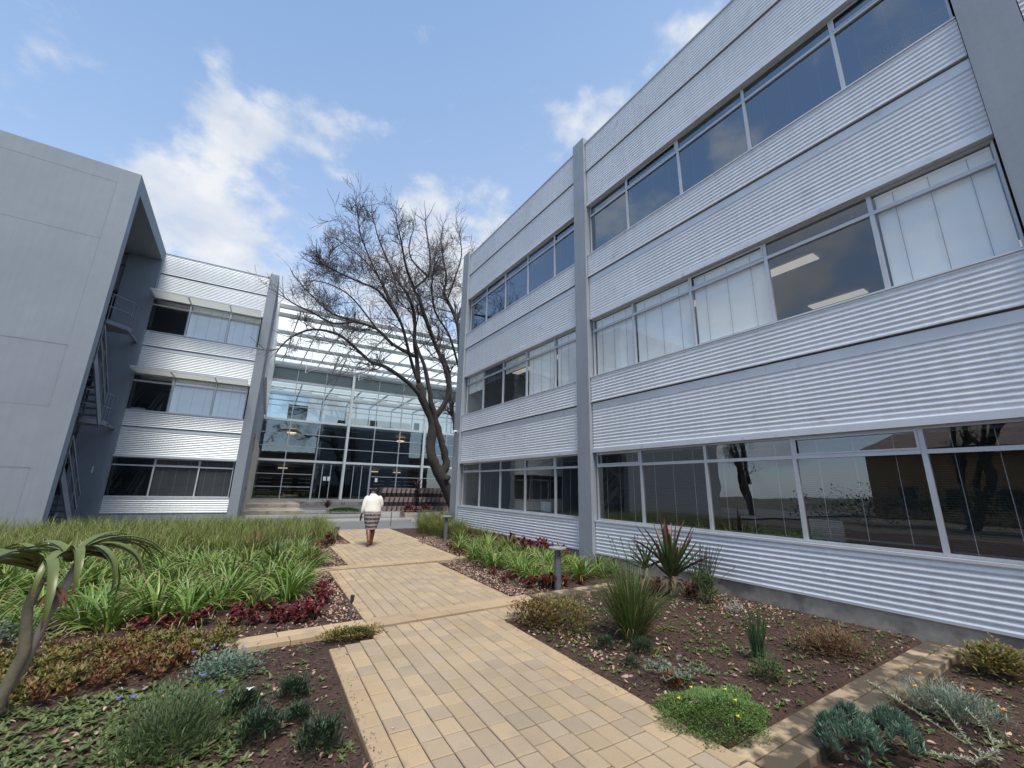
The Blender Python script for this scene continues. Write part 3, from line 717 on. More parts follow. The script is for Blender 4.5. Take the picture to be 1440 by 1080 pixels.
for x in (3.5, 8.0, 13, 18):
    for y in (5.2, 8.5, 12): 
        P = MB(); P.tube([(x, y+tb*x, -.12), (x, y+tb*x, -1.15)], .03, 6); P.build('hanger', M['white_steel'], cp)
    P = MB(); P.tube([(x, 5.2+tb*x, -1.15), (x+3.6, 12+tb*x, -.15)], .018, 5); P.tube([(x+3.6, 5.2+tb*x, -.15), (x, 12+tb*x, -1.15)], .018, 5); P.build('tie_rod', M['white_steel'], cp)

# ================================================================ BARE TREE
LIMBS = {
 'main': [(10.99, 23.0, 0.16), (10.72, 23.0, 0.84), (10.16, 23.0, 1.84), (9.51, 23.0, 2.84), (9.19, 23.0, 3.51), (9.18, 23.0, 4.8), (9.03, 23.0, 5.64), (8.41, 23.0, 6.72), (8.12, 23.0, 7.55)],
 'sub': [(9.9, 23.0, 2.32), (10.16, 22.95, 2.86), (9.99, 22.9, 3.64), (9.58, 22.85, 4.7), (9.22, 22.8, 5.63), (8.86, 22.75, 6.57), (8.57, 22.7, 7.65), (8.21, 22.65, 8.67), (7.78, 22.7, 9.59), (7.66, 23.1, 10.4)],
 'rt': [(11.08, 23.1, 0.31), (11.36, 23.24, 1.45), (11.42, 23.38, 3.16), (11.04, 23.52, 4.89), (10.86, 23.66, 5.79), (10.68, 23.8, 6.57), (10.41, 23.94, 8.62), (10.04, 24.08, 9.75), (9.55, 24.22, 10.42), (8.8, 24.36, 12.03), (8.24, 24.5, 13.45)],
 'A': [(8.12, 23.0, 7.55), (7.87, 23.06, 9.16), (7.69, 23.11, 9.99), (7.55, 23.17, 11.84), (7.06, 23.22, 13.01), (6.61, 23.28, 13.76), (6.17, 23.33, 14.42), (5.56, 23.39, 15.86), (4.99, 23.44, 17.28), (4.66, 23.5, 18.5)],
 'B': [(8.15, 23.0, 7.5), (7.74, 23.0, 8.35), (7.14, 22.5, 9.35), (6.48, 22.0, 10.57), (5.73, 21.5, 11.16), (4.71, 21.0, 11.81), (3.78, 20.5, 11.73), (2.68, 20.0, 11.67), (1.8, 19.5, 11.64)],
 'B2': [(6.48, 22.0, 10.57), (5.81, 22.62, 12.27), (5.04, 23.25, 14.16), (3.97, 23.88, 15.78), (2.94, 24.5, 16.87)],
 'B3': [(5.73, 21.5, 11.16), (4.83, 21.12, 12.45), (4.05, 20.75, 13.51), (3.38, 20.38, 14.76), (3.11, 20.0, 15.49)],
 'C': [(8.41, 23.0, 6.72), (7.34, 22.61, 7.43), (5.94, 22.22, 7.98), (5.29, 21.83, 7.97), (4.82, 21.44, 7.95), (3.77, 21.06, 8.52), (2.99, 20.67, 8.79), (1.84, 20.28, 8.65), (1.0, 19.89, 7.96), (0.6, 19.5, 7.23)],
 'D': [(7.72, 23.0, 9.2), (6.45, 23.42, 9.82), (5.55, 23.83, 10.69), (4.38, 24.25, 11.04), (3.11, 24.67, 11.36), (2.22, 25.08, 12.14), (1.4, 25.5, 12.98)],
 'D2': [(4.39, 24.3, 11.06), (3.17, 23.72, 10.43), (1.98, 23.15, 10.56), (1.06, 22.58, 10.58), (0.52, 22.0, 10.6)],
 'D3': [(5.59, 24.0, 10.75), (4.52, 24.5, 12.18), (3.69, 25.0, 13.08), (2.68, 25.5, 13.71), (1.92, 26.0, 13.93)],
 'F': [(9.3, 23.0, 5.67), (9.95, 22.9, 6.92), (9.81, 22.8, 8.32), (8.95, 22.7, 9.91), (7.92, 22.6, 11.96), (7.5, 22.5, 12.84), (7.16, 22.4, 13.27), (7.88, 22.3, 14.6), (7.91, 22.2, 16.1), (7.6, 22.1, 17.71), (7.32, 22.0, 19.08)],
 'F2': [(7.19, 22.5, 13.32), (6.37, 21.83, 14.4), (5.78, 21.17, 15.71), (5.22, 20.5, 16.71)],
 'F3': [(7.91, 22.4, 14.66), (7.07, 23.27, 16.35), (7.1, 24.13, 18.42), (7.57, 25.0, 20.83)],
 'G': [(11.21, 23.0, 3.56), (11.06, 23.22, 7.12), (10.79, 23.44, 10.95), (10.6, 23.67, 12.44), (9.92, 23.89, 14.1), (9.71, 24.11, 14.81), (9.97, 24.33, 16.29), (9.72, 24.56, 18.27), (9.51, 24.78, 20.35), (9.68, 25.0, 21.76)],
 'G2': [(10.75, 24.0, 12.59), (11.55, 24.5, 15.2), (12.24, 25.0, 17.94), (12.8, 25.5, 20.54), (14.17, 26.0, 22.46)],
 'G3': [(10.13, 24.4, 14.36), (10.31, 23.77, 16.14), (10.43, 23.13, 18.06), (9.93, 22.5, 19.44)],
 'G4': [(11.5, 24.4, 15.14), (12.03, 24.1, 16.29), (12.48, 23.8, 18.02), (12.36, 23.5, 19.57)],
 'I': [(10.93, 23.5, 9.04), (9.82, 22.88, 10.95), (8.52, 22.25, 11.99), (7.93, 21.62, 13.41), (7.8, 21.0, 14.72)],
}
RAD = dict(main=(.40,.20), sub=(.26,.07), rt=(.25,.05), A=(.15,.03), B=(.12,.03), B2=(.08,.025), B3=(.06,.025), C=(.14,.03), D=(.12,.028), D2=(.07,.025), D3=(.06,.02),
           F=(.17,.03), F2=(.09,.025), F3=(.07,.025), G=(.19,.03), G2=(.09,.025), G3=(.07,.025), G4=(.06,.025), I=(.09,.03))
def grow(mb, p, d, L, r_, lvl, rg, n=5):
    """a wandering branch with side twigs"""
    pts = [p]; d = d.normalized(); seg = L/n; dirs = [d]
    for i in range(n):
        d = (d+Vector((rg.gauss(0,.20), rg.gauss(0,.20), rg.gauss(.05,.17)))).normalized()
        p = p+d*seg; pts.append(p); dirs.append(d)
    rr = [max(.0095 if lvl < 3 else .0075, r_*(1-.75*i/n)) for i in range(n+1)]
    mb.tube(pts, rr, 5 if lvl == 1 else (4 if lvl == 2 else 3), 0 if lvl < 2 else 1, cap=False)
    if lvl >= 4: return
    if p.x < -10.2 and rg.random() < .75: return
    if p.z > 16.6 and rg.random() < .6: return
    k = {1: 7, 2: 5, 3: 3}[lvl]
    for j in range(k):
        t = rg.uniform(.2, 1.0)*n; i = min(int(t), n-1); q = pts[i].lerp(pts[i+1], t-i); dd = dirs[i+1]
        ax = Vector((rg.gauss(0,1), rg.gauss(0,1), rg.gauss(0,1))); ax = (ax-dd*ax.dot(dd)).normalized()
        an = rg.uniform(.45, 1.0)
        grow(mb, q, dd*math.cos(an)+ax*math.sin(an)+Vector((0,0,.12)), L*rg.uniform(.5,.8), rr[i]*.6, lvl+1, rg, max(2, n-1))
def make_tree(name, loc, seed=3):
    rg = random.Random(seed); base = Vector((10.99, 23.0, 0)); root = empty(name, loc)
    T = MB(); B = MB()
    for key, pts in LIMBS.items():
        P_ = [Vector((q[0], q[1], q[2] if q[2] < 13 else 13+(q[2]-13)*.78))-base for q in pts]
        if key == 'main': P_ = [Vector((.12, 0, -.2))]+P_
        # resample smoothly with a little wander
        Q = []
        for i in range(len(P_)-1):
            a0 = P_[max(i-1,0)]; a, b_ = P_[i], P_[i+1]; a3 = P_[min(i+2, len(P_)-1)]
            for s in range(3):
                t = s/3; Q.append(.5*((2*a)+(b_-a0)*t+(2*a0-5*a+4*b_-a3)*t*t+(3*a-3*b_+a3-a0)*t**3))
        Q.append(P_[-1])
        r0, r1 = RAD[key]; n = len(Q)
        rr = [r0+(r1-r0)*(i/(n-1))**.85 for i in range(n)]
        big = key in ('main', 'sub', 'rt')
        if big: Q = [q+Vector((rg.gauss(0,.02), rg.gauss(0,.02), 0)) for q in Q]; rr = [x*rg.uniform(.93,1.1) for x in rr]
        if key == 'main': rr[0] *= 1.35; rr[1] *= 1.2
        (T if big else B).tube(Q, rr, 12 if big else 8, 0, cap=True)
        total = sum((Q[i+1]-Q[i]).length for i in range(n-1))
        nb = 0 if key in ('main', 'sub') else int(total*(2.3 if key != 'rt' else 1.1))
        for j in range(nb):
            t = (.22+.78*(j+rg.random())/nb)*(n-1); i = min(int(t), n-2); q = Q[i].lerp(Q[i+1], t-i); dd = (Q[i+1]-Q[i]).normalized()
            ax = Vector((rg.gauss(0,1), rg.gauss(0,1), rg.gauss(.15,.8))); ax = (ax-dd*ax.dot(dd)).normalized(); an = rg.uniform(.4, 1.05)
            fr = t/(n-1)
            grow(B, q, dd*math.cos(an)+ax*math.sin(an), rg.uniform(1.2, 2.3)*(1.15-.7*fr), rr[i]*.40, 1 if rg.random() < .28 else 2, rg)
        dd = (Q[-1]-Q[-2]).normalized()
        for j in range(0 if key in ('main', 'sub') else 3): grow(B, Q[-1], dd+Vector((rg.gauss(0,.35), rg.gauss(0,.35), rg.gauss(0,.25))), 1.3, r1, 2, rg)
    # knot on the lower trunk
    T.tube([(-.85,-.33,2.15),(-.93,-.43,2.2)], [.22,.16], 10)
    t = T.build('trunk', [M['bark']], root, smooth=True); c = B.build('crown', [M['bark'], M['twig']], root, smooth=True)
    proto(root, [t, c]); return root
tree = make_tree('bare_tree', (10.99, 23.0, 0)); tag(tree, 'large leafless tree with leaning trunk behind the far end of the right building', 'tree')
for i, (x, y, rz, s) in enumerate(((-24, 7, 2.0, .8), (-27, -6, 4.1, .95), (-23, 20, 5.3, .75))):
    dup(tree, (x, y, -.1), rz, s, 'leafless tree on the lawn beyond the left edge, seen mirrored in the windows', 'trees mirrored in the office windows')
ho = empty('ochre_house', (-34, 8, -.1)); tag(ho, 'ochre walled low house far to the left, seen only mirrored in the ground floor windows', 'house')
P = MB(); P.box(-6, 0, -7, 7, 0, 5.5); P.build('wall', mat('ochre_wall', (.33,.21,.11), .9, noise=(1,.1)), ho)
for y in (-5, -2, 1, 4): P = MB(); P.box(0, .03, y, y+1.1, 1, 2.6); P.build('window', M['dark'], ho)
P = MB(); P.add([(-6.5,-7.5,5.5),(.6,-7.5,5.5),(.6,7.5,5.5),(-6.5,7.5,5.5),(-3,-5,7.5),(-3,5,7.5)], [(0,1,4),(1,2,5,4),(2,3,5),(3,0,4,5)]); P.build('roof', M['terracotta'], ho)

# ================================================================ PLANTS
def rnd(a, b): return rng.uniform(a, b)
def rosette(mb, n, L, w, el, droop, rg, mi=0, base=(0,0,0), segs=4, spread=.02, **k):
    for i in range(n):
        az = rg.uniform(0, 2*math.pi); s = rg.uniform(0, spread)
        mb.leaf((base[0]+math.cos(az)*s, base[1]+math.sin(az)*s, base[2]), az, rg.uniform(*el), L*rg.uniform(.7,1.1), w*rg.uniform(.8,1.15), rg.uniform(*droop), segs, mi=mi, twist=rg.gauss(0,.4), **k)
def one(name, mb, mats, loc, rz, label, cat, group=None):
    o = mb.build(name, mats, None, loc=loc); o.rotation_euler = (0,0,rz); tag(o, label, cat, group); root_kids[o.name] = []; return o
# ---- lily clumps
def lily_mb(seed, n=64):
    rg = random.Random(seed); m = MB()
    rosette(m, n, .56, .034, (R(35), R(88)), (.7, 2.3), rg, spread=.12, segs=5, fold=.35, power=.6, tip=1, tipfrac=.93)
    rosette(m, 5, .5, .024, (R(10), R(50)), (1.2, 2.0), rg, spread=.11, segs=5, mi=1)
    return m
lil = [lily_mb(s) for s in (1, 2, 3, 4)]
protos = []
def lily_label(x, y, k):
    if k == 'left':
        if y < 7.7: return 'bright strap-leaved lily clump in the front row just behind the crimson plants'
        if x > .75: return 'strap-leaved lily clump at the path side edge of the left bed'
        if x < -2.6: return 'strap-leaved lily clump near the left picture edge, behind the tree aloe'
        if y > 10.4: return 'strap-leaved lily clump in the rear row touching the tall yellow grass'
        return 'bright green strap-leaved lily clump in the middle of the dense left drift'
    if y > 9.6: return 'green lily clump in the farther patch right of the path, before the grass clumps'
    if y < 7.2: return 'green lily clump nearest the grey column and the bollard with glass disc'
    return 'green lily clump between the path and the red row along the right building'
Lgrp = {'left': ('bright green strap-leaved lily clump in the dense drift left of the path', 'lily clumps left of the path'),
        'right': ('green strap-leaved lily clump between the paved path and the right building', 'lily clumps beside the right building')}
spots = []
rg = random.Random(21)
for _ in range(4000):           # left drift
    x = rg.uniform(-5.5, 1.75); y = rg.uniform(6.75, 11.9)
    l, _r = path_lr(y)
    lim = l-.55 if y > 9 else (-.25+.62*(y-6.75) if y < 8.8 else 1.0)
    if x > lim or (x > -3.1 and y < 6.75) or (x < -2.2 and y < 7.3+.25*(-2.2-x)): continue
    if on_paving(x, y, .3): continue
    if all((x-a)**2+(y-b_)**2 > .33**2 for a, b_, _s in spots): spots.append((x, y, 'left'))
    if len([1 for s in spots]) > 165: break
for x, y in ((1.05,7.9),(1.2,8.7),(.85,7.3),(1.35,11.2),(1.6,12.2),(1.2,12.0),(.45,6.95)): spots.append((x, y, 'left'))
for x, y in ((5.02,8.85),(5.55,9.0),(6.1,9.2),(6.5,8.8),(5.1,7.95),(5.5,7.75),(5.95,8.2),(6.4,8.0),(6.8,8.5),(5.35,7.2),(5.8,7.3),(6.3,7.25),(6.75,7.6),(6.9,7.1),(6.55,6.75),(6.1,6.7),(5.6,10.6),(6.1,10.9),(6.6,10.3),(5.9,10.2),(5.25,10.75),(5.3,8.35),(6.9,6.6),(5.6,6.95),(6.2,11.5),(5.6,11.3),(5.05,7.5)):
    spots.append((x, y, 'right'))
rg = random.Random(77); k_ = 0
for _ in range(900):
    x, y = rg.uniform(4.85, 7.0), rg.uniform(6.3, 11.6)
    l, r_ = path_lr(y)
    if x < r_+.62 or on_paving(x, y, .2) or (x > 6.6 and y > 8.3): continue
    if all((x-a)**2+(y-b_)**2 > .34**2 for a, b_, _s in spots): spots.append((x, y, 'right')); k_ += 1
    if k_ > 34: break
for i, (x, y, k) in enumerate(spots):
    rz = rng.uniform(0, 6.28); s = rng.uniform(.62, 1.2)*(.92 if k == 'right' else 1.0)
    if i < 4:
        o = one('lily_clump', lil[i], [M['lily'], M['straw']], (x, y, soil_z(x, y)), rz, lily_label(x, y, k), 'lily', Lgrp[k][1]); protos.append(o)
    else: dup(protos[i % 4], (x, y, soil_z(x, y)-.01), rz, s, lily_label(x, y, k), Lgrp[k][1])
# ---- tall strappy grass, left rear bed (uncountable)
def grass_field(n, region, L, w, seed, z=0):
    rg = random.Random(seed); m = MB(); c = 0
    tus = []
    while len(tus) < n/14:
        x, y = region(rg)
        if x is not None: tus.append((x, y))
    for (x, y) in tus:
        lean = rg.uniform(0, 6.28); h = rg.uniform(.75, 1.15)
        for _ in range(14):
            az = lean+rg.gauss(0, 1.3); m.leaf((x+rg.gauss(0,.07), y+rg.gauss(0,.07), SOIL), az, rg.uniform(R(62), R(88)), L*h*rg.uniform(.6,1.1), w*rg.uniform(.7,1.3), rg.uniform(.3,1.7), 3, fold=.25, mi=0 if rg.random() < .88 else 1, twist=rg.gauss(0,.5), power=.6)
    return m
def reg_left(rg):
    y = rg.uniform(11.4, 17.6); x = rg.uniform(-6.5, 3.2); l, _ = path_lr(y)
    if x > l-.35-(.5 if y < 13.3 else 0) or (y > 17.0 and x < -4.2) or (y < 12.6 and x > .9): return None, None
    return x, y
tag(grass_field(27000, reg_left, .74, .012, 5).build('grass', [M['grass'], M['straw']]), 'tall yellow-green strappy grass filling the rear of the left bed', 'grass', kind='stuff')
rgp = random.Random(31)
# ---- grass clumps right of the path, far
gc = MB(); rg = random.Random(9)
for _ in range(420):
    az = rg.uniform(0, 6.28); s = abs(rg.gauss(0, .14)); gc.leaf((math.cos(az)*s, math.sin(az)*s, 0), az, rg.uniform(R(58), R(88)), rg.uniform(.4,.8), .012, rg.uniform(.3,1.5), 3, fold=.25, mi=0 if rg.random() < .85 else 1, power=.6)
g0 = None
for i, (x, y, s) in enumerate(((6.35,13.6,.85),(6.8,13.3,.8),(6.9,12.4,.75),(6.6,14.4,1.0),(6.15,14.4,.9),(6.75,15.3,1.25),(6.35,15.6,1.1),(6.2,12.7,.65),(6.95,14.2,.9),(6.0,15.2,.9),(6.9,11.7,.6),(6.5,16.3,1.2),(7.0,16.2,1.1),(6.1,13.4,.7))):
    if g0 is None: g0 = one('grass_clump', gc, [M['grass'], M['straw']], (x, y, SOIL), 0, 'green grassy clump around the far bollard at the end of the right building', 'grass clump', 'grass clumps around the far bollard')
    else: dup(g0, (x, y, SOIL), i*1.3, s)
# ---- small crimson plants
def crim(seed, m_='crimson'):
    rg = random.Random(seed); m = MB()
    for k in range(9):
        a = rg.uniform(0, 6.28); d = rg.uniform(.02,.11); h = rg.uniform(.05,.2); top = (math.cos(a)*d, math.sin(a)*d, h)
        m.tube([(math.cos(a)*d*.4, math.sin(a)*d*.4, 0), top], .003, 4, 1)
        for q in range(11): m.leaf((top[0], top[1], top[2]-rg.uniform(0,.05)), rg.uniform(0,6.28), rg.uniform(-.2,1.1), rg.uniform(.05,.085), .036, .6, 3, fold=.2, power=.5, flare=.3)
    return m
cl = 'small crimson leaved plant on the pale mulch edge left of the path'
c0 = one('crimson_plant', crim(1), [M['crimson'], M['stem']], (-.7, 6.44, SOIL), 0, cl, 'crimson plant', 'crimson plants along the left path edge')
c1 = one('crimson_plant', crim(2), [M['crimson'], M['stem']], (-.43, 6.58, SOIL), 0, cl, 'crimson plant', 'crimson plants along the left path edge')
for i, (x, y) in enumerate(((-.15,6.58),(.21,6.57),(.54,6.88),(.66,6.33),(1.3,6.88),(1.25,7.15),(1.06,6.25),(.9,6.2),(.78,6.3),(.98,6.45),(-2.81,9.6),(1.3,9.7),(1.66,11.0),(1.86,11.9),(1.5,9.9),(.35,6.35),(2.25,12.8),(2.0,12.3),(1.35,7.5),(-2.95,9.2))):
    dup((c0, c1)[i % 2], (x, y, SOIL), i*1.7, rng.uniform(.85,1.25), cl, 'crimson plants along the left path edge')
d0 = one('dark_red_plant', crim(5), [M['darkred'], M['stem']], (2.78, 14.4, SOIL), 0, 'dusky dark red plant at the grassy path edge beside the walking person', 'red plant', 'dusky red plants beside the grass'); d0.scale = (1.5,)*3
for i, (x, y, s) in enumerate(((2.5,13.6,1.5),(2.45,13.3,1.3),(2.6,14.0,1.5),(2.4,12.9,1.2),(2.85,15.0,1.6),(2.2,12.6,1.1))): dup(d0, (x, y, SOIL), i, s)
cr = 'crimson leaved plant among the lilies right of the path'
for i, (x, y, s) in enumerate(((4.54,6.38,1.0),(4.62,7.15,.8),(4.75,6.15,1.3),(4.9,6.3,1.2),(4.93,9.83,.8),(5.0,10.3,.8),(5.13,10.9,.8),(4.5,7.6,.8),(4.35,6.9,.7),(5.3,11.4,.9),(5.15,6.2,1.0),(5.6,6.2,.9))): dup((c0, c1)[i % 2], (x, y, SOIL), i*2.1, s, cr, 'crimson plants among the right lilies')
cw = 'tall crimson plant standing against the foot of the corrugated wall'
for i, (x, y, s) in enumerate(((6.95,13.0,1.6),(6.9,12.3,1.5),(6.95,11.5,1.8),(7.0,10.9,2.0),(6.95,10.3,1.7),(6.95,9.9,2.0),(6.98,9.45,2.1),(6.9,9.1,2.0),(6.95,8.6,1.9),(6.85,9.7,1.6),(6.9,8.3,1.6))): dup((c0, c1)[i % 2], (x, y, SOIL), i*2.1, s, cw, 'crimson plants along the corrugated wall')
dup(c0, (6.05, 4.95, SOIL), 1, 1.5, 'crimson plant tucked at the foot of the big aloe', None); dup(c1, (6.55, 4.65, SOIL), 1, 1.3, 'low crimson plant just right of the big aloe stem', None)

# ---- generic leafy mound: many small leaves through a dome
def mound(n, rx, ry, h, L, w, rg, mi=0, el=(0, 1.2), droop=.6, hollow=.55, segs=3, power=.6, jitter=.12):
    m = MB()
    for _ in range(n):
        a = rg.uniform(0, 6.28); u_ = rg.random()**.5; ph = rg.uniform(0, 1)
        rr = rg.uniform(hollow, 1)*(1+jitter*math.sin(3*a+1)+jitter*math.sin(7*a))
        x = math.cos(a)*u_*rx*rr; y = math.sin(a)*u_*ry*rr; z = h*math.sqrt(max(0, 1-u_*u_))*rr*(1+jitter*math.sin(9*x/rx+5*y/ry))
        m.leaf((x, y, z), a+rg.gauss(0,.9), rg.uniform(*el), L*rg.uniform(.6,1.2), w*rg.uniform(.7,1.2), droop*rg.random()*2, segs, fold=.25, mi=mi, power=power, flare=.3)
    return m
def flowers(pts, rad, petal, centre=None, n=6):
    m = MB(); rg = random.Random(4)
    for p in pts:
        for k in range(n): m.leaf(p, k*6.28/n+rg.random(), rg.uniform(.15,.6), rad*rg.uniform(.9,1.1), rad*.75, .5, 3, fold=.1, power=.45, flare=.3)
    return m
def mound_thing(name, mb, mats, loc, label, cat, flo=None, petal=None, stem_h=None, group=None):
    root = empty(name, loc); tag(root, label, cat, group); ks = [mb.build('foliage', mats, root)]
    if flo:
        for p in flo: ks.append(flowers([p], stem_h or .02, petal).build('flower', [petal], root))
    proto(root, ks); return root
rg = random.Random(77)
mound_thing('sedum_shrub', mound(1500, .50, .55, .36, .055, .022, rg, 0).add([(0,0,-.1),(.01,0,-.1),(0,.01,-.1)], [(0,1,2)], 1), [M['sedum'], M['sedum_red']], (3.62, 4.45, SOIL), 'orange and green bushy stonecrop spilling at the path corner right', 'shrub')
mb = mound(900, .35, .42, .30, .055, .024, rg, 0); mound_thing('sedum_shrub', mb, [M['sedum_red']], (3.48, 4.75, SOIL), 'rust coloured stonecrop at the back of the path corner', 'shrub')
mb = mound(1600, .55, .45, .24, .05, .018, rg, 0, hollow=.3); mound_thing('brown_shrub', mb, [leafm('russet_leaf', (.12,.10,.04), (.16,.065,.035), isl=.35)], (5.75, 2.35, SOIL), 'low russet brown shrub by the plinth near the edging strip end', 'shrub')
mb = mound(8000, .52, .38, .13, .024, .010, rg, 0, hollow=.75, jitter=.08); mound_thing('flowering_mat', mb, [M['matgreen']], (3.32, 2.22, SOIL), 'bright green mat plant with tiny yellow flowers at the slab corner', 'mat plant', [(-.25,.12,.15),(.1,-.12,.15),(.25,.05,.13),(-.05,-.22,.12),(.02,.2,.14)], M['petal_yellow'], .02)
for i, (x, y, s, lb_) in enumerate(((3.62,3.67,.8,'dark green needle mound left of the big rush tuft foot'),(3.88,3.38,.9,'dark green needle mound directly below the big rush tuft'),(3.5,3.2,.6,'small dark green mound nearest the path on the right'))):
    mb = mound(700, .16, .16, .15, .05, .008, rg, 0, el=(.5,1.5), droop=.2); o = mound_thing('needle_mound', mb, [M['darkgreen']], (x, y, SOIL), lb_, 'mound plant', group='dark needle mounds'); o.scale = (s,)*3
for i, (x, y, s, lb_) in enumerate(((.28,4.05,1.,'dark green mound with a white bloom in the front left bed'),(.63,4.15,.9,'dark green mound closest to the cross strip in the left bed'),(.38,3.62,1.1,'broad dark green mound in the middle of the front left bed'),(.70,3.30,1.1,'dark green mound nearest the paved path at bottom left'),(.62,3.75,.7,'smallest dark green mound of the front left bed'))):
    mb = mound(800, .15, .15, .16, .045, .012, rg, 0, el=(.4,1.5), droop=.3); o = mound_thing('needle_mound', mb, [M['darkgreen']], (x, y, SOIL), lb_, 'mound plant', [(.03,-.02,.17)] if i == 0 else None, M['petal_white'], .03, group='dark needle mounds'); o.scale = (s,)*3
mb = mound(3800, .42, .62, .26, .05, .009, rg, 0, el=(.3,1.5), droop=.4, hollow=.4); mound_thing('feathery_plant', mb, [M['finegreen']], (-.10, 3.85, SOIL), 'feathery green plant with violet blue flowers in the front left bed', 'flowering plant', [(-.28,.30,.22),(.10,.32,.27),(.22,.02,.25),(-.38,.5,.16)], M['petal_blue'], .026)
mb = mound(900, .36, .30, .20, .04, .02, rg, 0, hollow=.4); mound_thing('blue_green_plant', mb, [M['bluegreen']], (.15, 4.85, SOIL), 'blue-green leafy plant with violet flowers below the left cross strip', 'flowering plant', [(-.25,.16,.19),(-.12,.2,.2),(.12,-.02,.21)], M['petal_blue'], .026)
mb = mound(1500, .38, .16, .10, .035, .02, rg, 0, hollow=.5); o = mound_thing('succulent_patch', mb, [M['sedum']], (1.30, 5.27, SOIL+.02), 'low olive succulent patch creeping over the corner of the path', 'ground cover'); 
mb = mound(900, .45, .40, .30, .05, .025, rg, 0, hollow=.35); mound_thing('silvery_shrub', mb, [M['greygreen']], (-1.95, 6.7, SOIL), 'grey-green shrub at the left picture edge below the lilies', 'shrub')
mb = mound(700, .30, .34, .20, .045, .02, rg, 0, hollow=.35); mound_thing('silvery_shrub', mb, [M['greygreen']], (-1.95, 6.05, SOIL), 'low grey-green shrub lowest at the left picture edge', 'shrub')
# grey green sprawling plant, right bed
mb = MB()
for s_ in range(15):
    a = rg.uniform(0, 6.28); L_ = rg.uniform(.15,.38); p = [Vector((0,0,.0))]; 
    for q in range(5): p.append(p[-1]+Vector((math.cos(a)*L_/5, math.sin(a)*L_/5, .035-.008*q))); a += rg.gauss(0,.25)
    mb.tube(p, .004, 4, 1)
    for q in p[1:]:
        for z in range(7): mb.leaf(q, rg.uniform(0,6.28), rg.uniform(.1,1.3), .045, .014, .3, 3, power=.5)
mound_thing('sprawling_shrub', mb, [M['greygreen'], M['stem']], (3.72, 2.78, SOIL), 'sprawling grey-green shrublet above the bright mat in the right bed', 'shrub')
# blue-green succulent clump, front right
def fingers(seed, n, rx, ry, h):
    rg = random.Random(seed); m = MB()
    for _ in range(n):
        a = rg.uniform(0,6.28); u_ = rg.random()**.5; x, y = math.cos(a)*u_*rx, math.sin(a)*u_*ry; z = h*math.sqrt(max(0,1-u_*u_))*(1+.25*math.sin(x*22)*math.cos(y*19))
        for q in range(15): m.leaf((x, y, z), rg.uniform(0,6.28), rg.uniform(.5,1.5), rg.uniform(.05,.075), .013, -.25, 3, fold=.8, power=.35, flare=.6)
    return m
mound_thing('finger_succulent', fingers(3, 130, .19, .17, .21), [M['bluegreen']], (3.72, 1.50, SOIL), 'plump blue-green finger succulent beside the slab strip, left lobe', 'succulent')
mound_thing('finger_succulent', fingers(4, 110, .17, .17, .18), [M['bluegreen']], (4.02, 1.36, SOIL), 'plump blue-green finger succulent, right lobe facing the orange flowers', 'succulent')
# gazania with orange flowers
mb = mound(1500, .34, .40, .19, .085, .009, rg, 0, el=(.4,1.4), droop=.9, hollow=.3)
mound_thing('grey_leaf_daisy', mb, [M['greygreen']], (5.02, 1.28, SOIL), 'grey-green narrow leaved daisy with orange flowers near the slab strip', 'flowering plant', [(-.25,.12,.22),(.05,-.14,.23),(-.12,-.32,.2),(.18,.2,.2)], M['petal_orange'], .024)
mb = mound(1100, .42, .34, .24, .06, .03, rg, 0, hollow=.3); mound_thing('yellow_green_shrub', mb, [M['sedum']], (6.75, 1.28, SOIL), 'yellow-green leafy shrub against the plinth at the right edge', 'shrub')
# silvery stalks
def stalks(lines, seed):
    rg = random.Random(seed); m = MB()
    for pts in lines:
        m.tube(pts, .007, 5, 1)
        P_ = [Vector(p) for p in pts]
        for i in range(len(P_)-1):
            for k in range(34):
                q = P_[i].lerp(P_[i+1], rg.random()); m.leaf(q, rg.uniform(0,6.28), rg.uniform(-.2,1.2), rg.uniform(.02,.035), .009, .2, 3, power=.4)
    return m
m_ = stalks([[(0,0,0),(-.12,.18,.12),(-.22,.42,.26),(-.30,.55,.34)],[(0,0,.02),(.16,.05,.12),(.22,.16,.2)],[(-.08,.1,.08),(.05,.22,.18),(.14,.3,.22)]], 4)
mound_thing('silver_stalk_plant', m_, [M['silver'], M['stem']], (4.45, .95, SOIL), 'upright silvery white stalks in front of the orange flowered daisy', 'silver plant')
m_ = stalks([[(0,0,0),(-.2,.03,.06),(-.42,.12,.10)],[(-.05,0,0),(.1,-.08,.05),(.25,-.1,.08)]], 6)
mound_thing('silver_stalk_plant', m_, [M['silver'], M['stem']], (4.35, 1.05, SOIL), 'trailing silvery stalk lying between the succulent and the daisy', 'silver plant')
